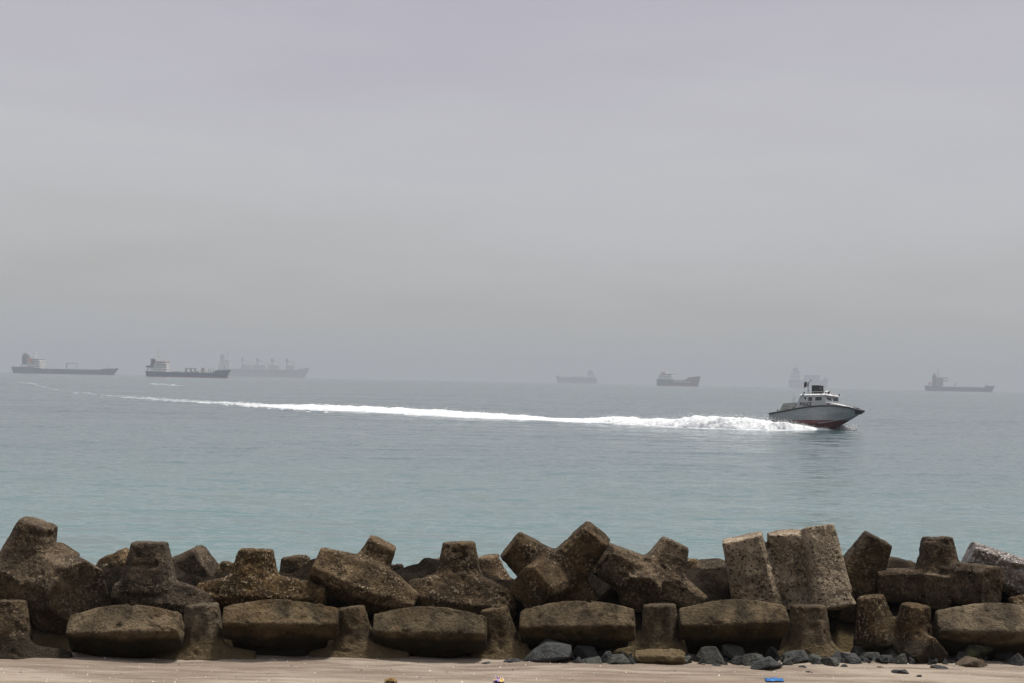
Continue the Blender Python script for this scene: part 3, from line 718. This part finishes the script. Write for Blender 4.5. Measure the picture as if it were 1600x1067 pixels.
for y0, y1 in ((-1.22,-.12),(.12,1.22)):
    g = MB(); q = [(y0,3.3),(y1,3.3),(y1*.95,3.8),(y0*.95,3.8)]
    vs = [(front_x(z)+.012, y, z) for y,z in q]+[(front_x(z)-.03, y, z) for y,z in q]
    g.add(vs, [(0,1,2,3),(7,6,5,4)]+[(i,(i+1)%4,(i+1)%4+4,i+4) for i in range(4)])
    pane = g.build('windshield', glass, boat); fr = MB()
    for i in range(4): fr.tube(vs[i], vs[(i+1)%4], .045, n=6)
    fr.build('frame', white, pane)
# lettering
def text(body, size, mat, parent, mtx, name='lettering'):
    c = bpy.data.curves.new(name,'FONT'); c.body = body; c.size = size; c.extrude = .006; c.offset = .025; c.align_x = 'CENTER'
    t = bpy.data.objects.new('tmp', c); col.objects.link(t); bpy.context.view_layer.update()
    me = bpy.data.meshes.new_from_object(t.evaluated_get(bpy.context.evaluated_depsgraph_get()))
    bpy.data.objects.remove(t); me.materials.clear(); me.materials.append(mat); me.name = name
    o = bpy.data.objects.new(name, me); col.objects.link(o); o.parent = parent; o.matrix_local = mtx; return o
tilt = math.atan2(.2, zt-zb)
text('POLICE', .55, black, boat, Matrix.Translation((-1.05,-side_y(2.90)-.03,2.70)) @ Matrix.Rotation(math.pi/2-tilt, 4, 'X'))
text('POLICE', .55, black, boat, Matrix.Translation((-1.05,side_y(2.90)+.03,2.70)) @ Matrix.Rotation(math.pi,4,'Z') @ Matrix.Rotation(math.pi/2-tilt, 4, 'X'))
# equipment
def part(name, mat, fn, parent=boat, smooth=False):
    m = MB(); fn(m); return m.build(name, mat, parent, smooth)
part('black_locker', black, lambda m: (m.hexa([(-.9,-.55,4.1),(.15,-.55,4.12),(.15,.55,4.12),(-.9,.55,4.1)],[(-.95,-.5,5.2),(.1,-.5,5.2),(.1,.5,5.2),(-.95,.5,5.2)]), m.tube((.15,-.2,4.62),(.42,-.2,4.6),.30,.27,14)))
part('radar_dome', brite, lambda m: (m.dome((1.0,.15,4.34),.42,.42,.24), m.tube((1.0,.15,4.1),(1.0,.15,4.34),.40,.42,14)), smooth=False)
part('radar_foot', black, lambda m: m.box(1.2,1.35,-.15,.1,4.1,4.3))
part('antenna', brite, lambda m: m.tube((.3,.55,4.1),(.3,.55,6.3),.05,.03,6))
mast = part('mast', plain('boat_mast',(.22,.23,.24)), lambda m: (m.tube((-1.75,0,4.0),(-1.95,0,5.45),.06,.045,8), m.tube((-1.75,-.35,4.0),(-1.9,0,5.0),.035,.03,6), m.tube((-1.75,.35,4.0),(-1.9,0,5.0),.035,.03,6), m.tube((-1.95,0,5.3),(-1.5,0,5.85),.035,.03,6), m.dome((-1.47,0,5.88),.09,.09,.09,8,6,True)))
fl = MB(); nn = 14
rings = []
for i in range(nn):
    u = i/(nn-1); rings.append([(-1.80-.95*u, .10*math.sin(u*7)+.22*u, 5.75-.14*u+.05*math.sin(u*5)-zz*1.3) for zz in (0,.16,.33,.5)])
fl.loft(rings, caps=False)
fm = Mat('flag_cloth', .8); sx = N(fm.t,'ShaderNodeSeparateXYZ'); fm.l(fm.tc.outputs['Generated'], sx.inputs[0])
fm.color(fm.ramp(sx.outputs['X'], [(0,(.012,.012,.02)),(.55,(.40,.38,.37)),(.8,(.22,.20,.20))],'CONSTANT'))
flag = fl.build('flag', fm.m, mast, True); flag.modifiers.new('t','SOLIDIFY').thickness = .01
for x,y,z in ((-1.5,-1.25,4.25),(-1.5,-1.5,3.98),(1.85,-1.3,4.2),(1.95,1.3,4.15),(1.2,-1.3,4.2)):
    part('deck_light', black, lambda m: (m.dome((x,y,z+.05),.09,.09,.10,10,6,True), m.tube((x,y,z-.2),(x,y,z),.03,.03,6)))
part('roof_hatch', brite, lambda m: m.box(1.35,1.75,.4,.9,4.1,4.28))
eb = part('engine_box', tanm, lambda m: m.hexa([(-5.6,-1.15,1.85),(-3.1,-1.15,2.05),(-3.1,1.15,2.05),(-5.6,1.15,1.85)],[(-4.9,-1.0,3.02),(-3.2,-1.0,3.12),(-3.2,1.0,3.12),(-4.9,1.0,3.02)]))
for zz in (2.3,2.6): part('louvre', dark, lambda m: m.box(-4.9,-3.9,-1.15+(zz-1.9)*.12,-1.06+(zz-1.9)*.12,zz,zz+.06), eb)
part('stern_door', dark, lambda m: m.box(-3.14,-3.06,-.75,.1,2.15,3.05), eb)
part('vent', tanm, lambda m: m.box(-2.95,-2.65,-1.2,-.9,2.2,2.75))
gr_ = plain('rail_steel', (.45,.46,.46), .3, .5, .1, metal=.6)
for sgn in (1,-1):
    part('roof_rail', gr_, lambda m: (m.tube((-1.7,sgn*1.15,4.35),(1.2,sgn*1.15,4.38),.025,n=6), m.tube((-1.7,sgn*1.15,4.08),(-1.7,sgn*1.15,4.35),.025,n=6), m.tube((-.2,sgn*1.15,4.08),(-.2,sgn*1.15,4.36),.025,n=6), m.tube((1.2,sgn*1.15,4.08),(1.2,sgn*1.15,4.38),.025,n=6)))
    part('bow_rail', gr_, lambda m: [m.tube((x,sgn*(I(x,sheery)-.12),I(x,sheerz)),(x,sgn*(I(x,sheery)-.12),I(x,sheerz)+.42),.02,n=6) for x in (3.2,4.0,4.8,5.6)]+[m.tube((a,sgn*(I(a,sheery)-.12),I(a,sheerz)+.42),(b,sgn*(I(b,sheery)-.12),I(b,sheerz)+.42),.022,n=6) for a,b in ((3.2,4.0),(4.0,4.8),(4.8,5.6))])
    part('wiper', black, lambda m: m.tube((front_x(3.3)+.05,sgn*.35,3.3),(front_x(3.72)+.05,sgn*.75,3.72),.018,n=6))
    part('tow_post', black, lambda m: m.tube((-5.9,sgn*.8,1.8),(-5.9,sgn*.8,2.35),.06,n=8))
part('search_light', black, lambda m: (m.tube((1.55,-.5,4.35),(1.8,-.5,4.35),.11,.13,10), m.tube((1.65,-.5,4.1),(1.65,-.5,4.35),.03,n=6)))
part('stern_aerial', tanm, lambda m: m.tube((-4.4,.7,3.0),(-4.55,.7,4.1),.03,.02,6))
part('whip_aerial', tanm, lambda m: m.tube((-3.6,-.7,3.1),(-3.6,-.7,3.75),.025,.02,6))
part('crew_seat', black, lambda m: m.hexa([(-3.2,-1.5,2.2),(-2.4,-1.5,2.25),(-2.4,-1.0,2.25),(-3.2,-1.0,2.2)],[(-3.0,-1.45,2.5),(-2.4,-1.45,2.55),(-2.4,-1.05,2.55),(-3.0,-1.05,2.5)]))
part('deck_cleat', black, lambda m: (m.box(2.0,2.7,-1.42,-1.30,2.9,2.98), m.tube((2.35,-1.38,2.75),(2.35,-1.38,3.05),.05,.05,8)))
for sgn in (1,-1):
    rl = MB()
    for x in (-6.2,-5.8): rl.tube((x,sgn*1.5,1.75),(x,sgn*1.5,2.3),.025,n=6)
    rl.tube((-6.2,sgn*1.5,2.3),(-5.8,sgn*1.5,2.3),.025,n=6)
    rl.build('stern_rail', brite, boat)
boat.scale = (.93,1,1); boat.rotation_euler = (R(-4), R(-1.5), R(-45))

# ------------------------------------------------------------------ wake, bow spray
foam = Mat('white_foam', .9, .2)
fnz = foam.noise(foam.vec(src='World'), 2.5, 5, .6)
foam.color(foam.ramp(fnz, [(.3,(.42,.45,.46)),(.45,(.60,.62,.62)),(.62,(.82,.83,.83))]))
thin = plain('thin_foam', (.25,.27,.28), .8, .3, .3, 1.0)
midf = plain('broken_foam', (.42,.44,.45), .8, .3, .35, 1.0)
foam.bump(foam.noise(foam.vec(src='World'), 5, 5, .65), .15, .8)
WK = [(1300,671.5,2),(1280,671,4),(1255,671,7.5),(1225,671,13),(1200,671.5,16),(1160,670.5,20),(1100,669,21),(1050,666.5,16),(1000,663,9.5),(950,660,13.5),(920,660,9),(880,658,7),(840,656,6),
      (800,654.5,9),(700,650.5,11),(600,644,10),(500,639.5,9.5),(420,635,8),(360,630,5),(300,626.5,3.6),(240,623,2.2),(160,617,1.6),(90,609,1.5),(55,601,2.4),(40,597,2.0)]
pxs = [a for a,_,_ in WK][::-1]; pyb = [b for _,b,_ in WK][::-1]; phs = [c for _,_,c in WK][::-1]
NS, NC = 1500, 42
V = np.zeros((NS,NC,3)); crest = []
gx = np.linspace(40, 1300, NS)
for i, x in enumerate(gx):
    b = on_plane(x, float(np.interp(x, pxs, pyb))); sc = b.y/FPX
    hgt = float(np.interp(x, pxs, phs))*sc*1.05*min(1, max(0.02,(x-300)/170))*(.72 if x < 850 else .72+.16*min(1,(x-850)/150)); wd = 3.5+6.0*min(1, (1300-x)/500)+ (4 if x < 420 else 0)
    u = np.linspace(0,1,NC)
    prof = np.where(u < .3, np.sin(u/.3*math.pi/2)**.8, np.cos((u-.3)/.7*math.pi/2)**.7)
    V[i,:,0] = b.x+u*wd*.45; V[i,:,1] = b.y+u*wd*.9; V[i,:,2] = prof*hgt
    crest.append((b, hgt, wd))
Pn = V*np.array([.8,.8,.8]); amp = np.array([c[1] for c in crest])[:,None]
n1 = fbm(Pn, .9, 5, 3); n2 = fbm(Pn*np.array([1,1,0]), .22, 5, 9)
n3 = fbm(Pn, 2.6, 4, 17)
lump = np.interp(gx, [600,950,1300],[.9,.55,.35])[:,None]
V[:,:,2] *= (1+lump*(.30*n2+.24*n1+.26*n3))
V[:,:,2] += -.10+.16*np.minimum(amp,.8)*n1
fade = np.clip((gx-300)/200, 0, 1)[:,None]
V[:,:,2] -= (1-fade)*(.25+.9*np.clip(.15-n2, 0, 1))
V[:,:,0] += .35*fbm(Pn+20, .7, 4, 21)*np.minimum(1,amp); V[:,:,1] += .9*fbm(Pn+40, .5, 4, 31)*np.minimum(1,amp+.3)
V[:,0,2] = -.3; V[:,-1,2] = -.3
i = np.arange(NS-1)[:,None]*NC+np.arange(NC-1)[None,:]
Fq = np.stack([i, i+NC, i+NC+1, i+1],-1).reshape(-1,4)
# spray droplets along the crest
rs = np.random.default_rng(8); dv = []; df = []; base_i = NS*NC
def droplet(p, r, dv, df, off):
    b = off+len(dv); t = rs.random(3)*2-1
    for d in ((1,1,1),(-1,-1,1),(-1,1,-1),(1,-1,-1)): dv.append((p[0]+r*d[0]*(1+.3*t[0]), p[1]+r*d[1], p[2]+r*d[2]*(1+.3*t[1])))
    df.extend([(b,b+1,b+2,b+2),(b,b+3,b+1,b+1),(b,b+2,b+3,b+3),(b+1,b+3,b+2,b+2)])
drops, dfs = [], []
wake = mesh_np('wake_foam', V.reshape(-1,3), Fq, foam.m)
tag(wake, 'long white foaming wake trailing left behind the patrol boat', 'wake', kind='stuff')
for _ in range(11000):
    j = int(NS*(1-rs.random()**1.5*.85))-1; j = max(300, min(NS-30, j)); b, hg, wd = crest[j]
    if hg < .5: continue
    u = rs.random()*.7; q = V[j, int(u*NC)]
    if rs.random() < .35*(1-hg/2): continue
    droplet((q[0]+rs.normal()*.3, q[1]+rs.normal()*.3, q[2]+abs(rs.normal())*.24*hg), .008+.026*rs.random()**2, drops, dfs, 0)
# thin broken foam: low flecks on the water along the old track and the edges of the wake
fl_v, fl_f = [], []
def fleck(p, lx, ly, hz):
    b = len(fl_v); t = rs.random(4)*.8+.6
    for q in ((-lx*t[0],-ly*.3,-.08),(lx*.2,-ly*t[1],-.08),(lx*t[2],ly*.2,-.08),(0,ly*t[3],-.08),(lx*.1,0,hz)): fl_v.append((p[0]+q[0],p[1]+q[1],p[2]+q[2]))
    fl_f.extend([(b,b+1,b+4),(b+1,b+2,b+4),(b+2,b+3,b+4),(b+3,b,b+4)])
for _ in range(3600):
    x = 30+rs.random()**.8*480; dens = np.interp(x, [30,55,80,140,220,330,420,510],[.10,.20,.14,.14,.26,.6,.9,1])
    gap = float(vn(np.array([x*.045,.0,.0]),1.0,3))*.5+.5
    if rs.random() > dens*(.35+.9*gap): continue
    b = on_plane(x, float(np.interp(x, pxs, pyb))-.4+rs.normal()*np.interp(x,[30,200,400,510],[.9,.8,1.2,2.0])-np.interp(x,[30,330,420,510],[0,0,2,4])*rs.random())
    q = b.y/300; fleck(b, (.3+1.2*rs.random()**2)*q, .5+1.2*rs.random(), (.03+.09*rs.random()**2)*q*np.interp(x,[60,350],[.5,1.1]))
for _ in range(14):
    x = 238+rs.random()*46; b = on_plane(x, 598.5+(x-238)*.075+rs.normal()*.4); q = b.y/300
    fleck(b, (.4+1.2*rs.random())*q, 1.0, (.03+.07*rs.random())*q)
for _ in range(2600):                      # lacy edge in front of and behind the mound
    x = 480+rs.random()*780; b = on_plane(x, float(np.interp(x, pxs, pyb))+abs(rs.normal())*.5-.6)
    fleck(b, .2+.8*rs.random()**2, .3+.8*rs.random(), .03+.10*rs.random()**2)
fo = mesh_np('foam_flecks', np.array(fl_v), np.array(fl_f), midf, False); fo.data.materials.append(thin)
ctr = np.array(fl_v)[np.array(fl_f)].mean(1); fo.data.polygons.foreach_set('material_index', (ctr[:,1] > 318).astype(np.int32))
tag(fo, 'thin broken foam flecks along the old wake track at left', 'foam', kind='stuff')
# bow spray
bp = on_plane(1312, 670.5); 
def tri_mesh(name, vs, fs): 
    F3 = np.array([f[:3] for f in fs]); return mesh_np(name, np.array(vs), F3, foam.m, False)
tag(tri_mesh('wake_spray', drops, dfs), 'fine white droplets thrown up along the wake crest', 'spray', kind='stuff')
mb = MB(); bd, bdf = [], []
fdir = Vector((math.cos(R(-45)), math.sin(R(-45)), 0)); sdir = Vector((-fdir.y, fdir.x, 0))
root = bo+fdir*1.6
rg = []
for a in range(40):                      # thin sheet of water peeling off the far bow and a smaller one on the near bow
    u = a/39; ring = []
    for k_ in range(10):
        v_ = k_/9
        p = root+fdir*(2.6*u-.3)+sdir*(.35+1.0*u+.7*v_)+Vector((0,0,(1.05*math.sin(min(1,u*1.3)*math.pi*.75)*(1-.75*u))*(1-(2*v_-1)**2)*1.0-.05))
        nz = float(fbm(np.array(p), 1.8, 3, 4)); ring.append(p+Vector((.1*nz,.1*nz,.22*nz*(1-(2*v_-1)**2))))
    rg.append(ring)
mb.loft(rg, caps=False)
mb.build
for _ in range(900):
    u = rs.random(); p = root+fdir*(2.8*u-.2)+sdir*(.4+1.3*u+rs.normal()*.2)+Vector((0,0,abs(rs.normal())*.55*(1-.5*u)))
    droplet(p, .012+.03*rs.random()**2, bd, bdf, 0)
for _ in range(500):
    u = rs.random(); p = root-fdir*(5*u-.6)-sdir*(1.0+.5*u+abs(rs.normal())*.25)+Vector((0,0,abs(rs.normal())*.18))
    droplet(p, .012+.03*rs.random()**2, bd, bdf, 0)
b0 = len(mb.v); mb.v += bd; mb.f += [tuple(b0+k for k in f[:3]) for f in bdf]
tag(mb.build('bow_spray', foam.m), 'white spray bursting from under the patrol boat bow', 'spray', kind='stuff')

# ------------------------------------------------------------------ anchored ships in the haze
ship_white = plain('ship_white', (.80,.78,.72), .6, .3, .08, .1)
win_dark = plain('ship_windows', (.04,.045,.05), .3)
buff = plain('ship_buff', (.30,.27,.22), .7)
def ship(name, label, pxs, pxb, D, wl, hullc, yaw=0.0, deck=(9,7,9), fc=.12, poop=.22, boot=None, bootc=(.20,.05,.04), bow=1, parts=None, deckc=(.10,.09,.08)):
    """pxs/pxb: pixel x of stern and bow; heights in photo pixels at that distance; bow=+1 to the right."""
    sc = D/FPX; L = abs(pxb-pxs)*sc/math.cos(yaw); mid = (pxs+pxb)/2
    b = P(mid, wl, D); b.z = 0
    root = empty(name, b, (0 if bow > 0 else math.pi)+yaw*(-1 if bow > 0 else 1))
    tag(root, label, 'ship', 'ships anchored on the horizon')
    ky = 1/math.cos(yaw)
    B = L*.085
    hm = plain(name+'_hull', hullc, .6, .3, .12, .05)
    st_, md, bw_ = [q*sc for q in deck]
    ts = [0,.02,.06,.12,poop,poop+.015,.35,.5,.65,.8,1-fc-.02,1-fc,.93,.97,1.0]
    def hb(t): return B*min(1, (.62+t*4.0) if t < .1 else 1)*(1 if t < .82 else max(.02, 1-((t-.82)/.18)**1.8))
    def zd(t): return st_ if t <= poop else (bw_+(t-(1-fc))/fc*bw_*.12 if t >= 1-fc else md)
    bz = boot*sc if boot else .12*md
    rake = .05*L
    def ring(t, z, s):                        # rake opens towards deck
        g = (z/bw_); xo = -rake*.9*(1-g)*(max(0,(t-.8)/.2)**1.5)+ (.018*L*(1-g) if t < .03 else 0)
        flare = 1-.25*(1-g)*max(0,(t-.7)/.3)-.1*(1-g)*max(0,(.1-t)/.1)
        return (-L/2+t*L+xo, s*hb(t)*flare, z)
    h, bt = MB(), MB()
    for s in (1,-1):
        h.loft([[ring(t, bz, s), ring(t, (bz+zd(t))/2, s), ring(t, zd(t), s)] for t in ts], caps=False)
        bt.loft([[ring(t, -3, s), ring(t, bz, s)] for t in ts], caps=False)
    for mbx, zs in ((h,[bz, zd(0)]),(bt,[-3,bz])):
        mbx.add([ring(0,zs[0],1),ring(0,zs[1],1),ring(0,zs[1],-1),ring(0,zs[0],-1)], [(0,1,2,3)])
    h.build('hull', hm, root); bt.build('boot_top', plain(name+'_boot', bootc, .7), root)
    dkm = MB(); dkm.loft([[ring(t, zd(t)-.3, 1), ring(t, zd(t)-.3, -1)] for t in ts], caps=False); dkm.build('deck', plain(name+'_deck', deckc, .8), root)
    # bx: pixel distance from the stern end, heights in px above water
    X = lambda q: -L/2+q*sc*ky
    def bx(pn, mat, x0,x1,z0,z1, wf=.8, parent=None, y0=None, y1=None):
        m = MB(); m.box(X(x0),X(x1), -B*wf if y0 is None else y0*B, B*wf if y1 is None else y1*B, z0*sc, z1*sc); return m.build(pn, mat, parent or root)
    def tb(pn, mat, x0,z0,x1,z1,r, y=0, parent=None, y2=None):
        m = MB(); m.tube((X(x0),y*B,z0*sc),(X(x1),(y if y2 is None else y2)*B,z1*sc), r*sc, n=8); return m.build(pn, mat, parent or root)
    if parts: parts(bx, tb, sc, B, X)
    return root
def house(bx, x0, x1, z0, decks, dh, wall=None, stepx=.6, bridge=True, winm=None):
    wall = wall or ship_white
    for k in range(decks):
        a = x0+stepx*k*.5; b = x1-stepx*k*.3; z = z0+k*dh
        d = bx('deck_house', wall, a, b, z, z+dh-.25, .78-.03*k)
        bx('deck_edge', wall, a-.5, b+.5, z+dh-.25, z+dh, .84-.03*k)
        for q in np.arange(a+1, b-1, 2.2):
            for s in (-1, 1):
                ys_ = sorted((s*(.78-.03*k), s*(.79-.03*k)))
                bx('window', win_dark, q, q+1.1, z+dh*.4, z+dh*.72, parent=d, y0=ys_[0], y1=ys_[1])
    if bridge:
        z = z0+decks*dh
        br = bx('bridge', wall, x0+stepx*decks*.5+2, x1-1, z, z+dh, 1.0)
        bx('window', win_dark, x1-1.02, x1-.9, z+dh*.35, z+dh*.8, .95, br)
        for s in (-1,1):
            ys_ = sorted((s*1.0, s*1.01)); bx('window', win_dark, x0+stepx*decks*.5+3, x1-1.3, z+dh*.35, z+dh*.8, parent=br, y0=ys_[0], y1=ys_[1])
steel = plain('ship_steel', (.10,.10,.10), .7); orange = plain('lifeboat_orange', (.55,.13,.04), .5)
navy = plain('funnel_navy', (.02,.035,.06), .6); redbrown = plain('ship_redbrown', (.30,.07,.05), .7)
def clutter(tb, bx, x0, x1, z, n, seed, hmax=4):
    r = random.Random(seed)
    for i in range(n):
        x = x0+(x1-x0)*(i+r.random())/n; hgt = r.uniform(1, hmax)
        if r.random() < .5: tb('deck_post', steel, x, z, x, z+hgt, .25, r.uniform(-.4,.4))
        else: bx('deck_locker', r.choice([steel, buff, ship_white]), x, x+r.uniform(1.5,4), z, z+hgt*.5, .25, y0=-.3, y1=.2)
    for s in (-.45,-.15,.2): tb('cargo_pipe', buff, x0, z+.8, x1, z+.8, .28, s)
def p1(bx, tb, sc, B, X):
    house(bx, 27, 47, 9, 3, 3.6)
    bx('funnel_casing', ship_white, 13, 26, 9, 14, .5)
    f = bx('funnel', navy, 15.5, 23.5, 14, 29, .35); bx('funnel_top', steel, 17, 21, 29, 31.5, .2, f)
    bx('lifeboat', orange, 30, 37, 17, 24, .3, y0=-1.05, y1=-.7)
    tb('mast', ship_white, 36, 22, 36, 36, .5); tb('mast_yard', ship_white, 33.5, 33, 38.5, 33, .3)
    tb('crane_post', steel, 86, 7, 86, 17.5, .8); tb('crane_jib', steel, 86, 17, 104, 17.5, .4)
    tb('hose_rail', steel, 100, 7, 104, 17, .3); clutter(tb, bx, 52, 150, 7, 26, 1, 3.5)
    tb('fore_mast', steel, 152, 9, 152, 17, .35); bx('windlass', ship_white, 158, 163, 9, 11.5, .3)
ship('tanker', 'dark hulled tanker with navy funnel, leftmost of the distant ships', 18, 187, 4600, 579.5, (.015,.042,.095), .12, (10,7.5,9.5), parts=p1)
def p2(bx, tb, sc, B, X):
    house(bx, 14, 35, 9, 3, 3.7)
    bx('monkey_island', redbrown, 17, 33, 23.4, 24.4, .8)
    f = bx('funnel', navy, 8, 14, 14, 26.5, .3); bx('funnel_top', steel, 7.5, 13, 26.5, 28, .32, f)
    bx('funnel_casing', ship_white, 8, 14, 9, 14, .45)
    tb('davit', steel, 3, 9, 9, 19, .8, -.5); bx('lifeboat', navy, 2, 8, 14, 17, .3, y0=-.8, y1=-.3)
    tb('mast', ship_white, 20, 24, 20, 44, .7); tb('mast_yard', ship_white, 16, 34, 24, 34, .45); tb('mast_stay', ship_white, 15.5, 30, 19.5, 40, .3)
    tb('mast', ship_white, 24, 24, 24, 38, .5)
    g = bx('manifold_frame', steel, 63, 79, 13.3, 14.3, .35)
    for x in (63.5, 71, 78): tb('frame_leg', steel, x, 7.5, x, 14, .7, .3, g); tb('frame_leg', steel, x, 7.5, x, 14, .7, -.3, g)
    bx('deck_tank', buff, 88, 92.5, 7.5, 15.5, .22); clutter(tb, bx, 38, 112, 7.5, 26, 2, 4)
    for x in (99, 103, 107): tb('vent_post', steel, x, 7.5, x, 14.5, .5)
    tb('fore_mast', steel, 124, 12, 124, 19, .4)
    m = bx('bulb', redbrown, 126, 131, -1, 1.6, .16)
ship('tanker', 'blue hulled tanker with white bridge, clearest of the distant ships', 227, 361, 3300, 585.0, (.008,.038,.11), .10, (8.5,7.5,11.5), .16, .2, boot=1.5, parts=p2)
def p3(bx, tb, sc, B, X):
    house(bx, 2, 20, 12, 3, 3.4); f = bx('funnel', navy, 4, 9, 22, 34, .3); tb('mast', steel, 14, 24, 14, 40, .4)
    for x in (38, 62, 85, 108):
        tb('crane_post', steel, x, 12, x, 30, 1.3); bx('crane_cab', steel, x-2, x+2, 25, 28, .25); tb('crane_jib', steel, x, 27, x+17, 20, .5)
    for x0, x1 in ((40,52),(56,74),(80,96),(110,120)): bx('hatch_cover', buff, x0, x1, 12, 19, .6)
    tb('fore_mast', steel, 138, 14, 138, 20, .4)
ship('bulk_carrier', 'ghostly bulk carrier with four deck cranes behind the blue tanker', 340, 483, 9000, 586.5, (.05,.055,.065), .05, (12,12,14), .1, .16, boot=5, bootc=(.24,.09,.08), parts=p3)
def p4(bx, tb, sc, B, X):
    house(bx, 4, 17, 9, 2, 3.2); bx('funnel', navy, 8, 12.5, 15, 21, .35); tb('mast', steel, 15, 15, 15, 19, .4)
    clutter(tb, bx, 20, 52, 9, 10, 5, 4)
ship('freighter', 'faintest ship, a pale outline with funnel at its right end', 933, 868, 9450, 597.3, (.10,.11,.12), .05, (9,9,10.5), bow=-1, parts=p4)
def p5(bx, tb, sc, B, X):
    house(bx, 3, 24, 10, 2, 3.0); bx('funnel', redbrown, 7, 12, 16, 21.5, .3); tb('mast', ship_white, 14, 18, 14, 23, .5); tb('derrick', ship_white, 14, 12, 19, 21, .5, -.6)
    bx('hull_band', ship_white, 27, 52, 6.0, 7.0, 1.005); bx('hull_panel', plain('coaster_teal', (.03,.07,.09)), 2, 24, 2, 9.5, 1.004)
    clutter(tb, bx, 26, 50, 8, 9, 6, 3)
ship('coaster', 'short coaster with reddish hull and white stripe, near the middle', 1028, 1092, 5200, 600.5, (.105,.066,.068), .5, (10,8.5,14), .25, .3, parts=p5)
def p6(bx, tb, sc, B, X):
    house(bx, 2, 18, 12, 3, 3.6, bridge=True); bx('funnel', navy, 7, 14, 24, 31, .4)
    for x0 in (24, 32, 40): bx('container_stack', plain('container_paint', (.22,.26,.31)) if x0 in (24,33) else buff, x0, x0+8, 12, 20, .85)
    tb('fore_mast', steel, 56, 13, 56, 19, .4)
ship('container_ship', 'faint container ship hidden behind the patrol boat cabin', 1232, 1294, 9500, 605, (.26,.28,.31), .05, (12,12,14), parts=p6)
def p7(bx, tb, sc, B, X):
    house(bx, 16, 27, 7.5, 3, 3.4, buff); f = bx('funnel', navy, 11.5, 17, 7.5, 24, .35); bx('funnel_top', navy, 13, 15.5, 24, 27.5, .25, f)
    bx('lifeboat', orange, 5, 9, 9.5, 13, .3, y0=-.7, y1=-.2)
    bx('bridge_wing', steel, 20, 34, 19.5, 21, .9); bx('bridge_wing', steel, 26, 34, 15.5, 16.8, .8)
    tb('mast', steel, 20, 20, 20, 33, .6)
    tb('crane_post', steel, 46, 6, 47, 14, .6); bx('deck_tank', ship_white, 45, 49, 6.5, 9.5, .4); clutter(tb, bx, 30, 92, 6, 22, 7, 4.5)
    tb('fore_mast', steel, 95, 7.5, 95, 16, .4); bx('windlass', steel, 92, 97, 7.5, 10, .3)
ship('tanker', 'slate blue tanker with tall tapered funnel, rightmost of the distant ships', 1446, 1553, 5600, 609.5, (.018,.048,.105), .08, (8,6.5,8.8), parts=p7)

# ------------------------------------------------------------------ haze
mb = MB(); mb.box(-19500, 19500, -300, 9900, -4.5, 130)
hz = mb.build('haze', None); hm = bpy.data.materials.new('haze_air'); hm.use_nodes = True
t = hm.node_tree; t.nodes.clear(); pv = N(t, 'ShaderNodeVolumePrincipled'); ou = N(t, 'ShaderNodeOutputMaterial')
pv.inputs['Color'].default_value = (.475,.497,.527,1); pv.inputs['Density'].default_value = 1.9e-4; pv.inputs['Anisotropy'].default_value = 0.0
t.links.new(pv.outputs[0], ou.inputs['Volume']); hz.data.materials.append(hm)
hz.display_type = 'WIRE'; tag(hz, 'thin grey sea haze filling the air', 'haze', kind='stuff')
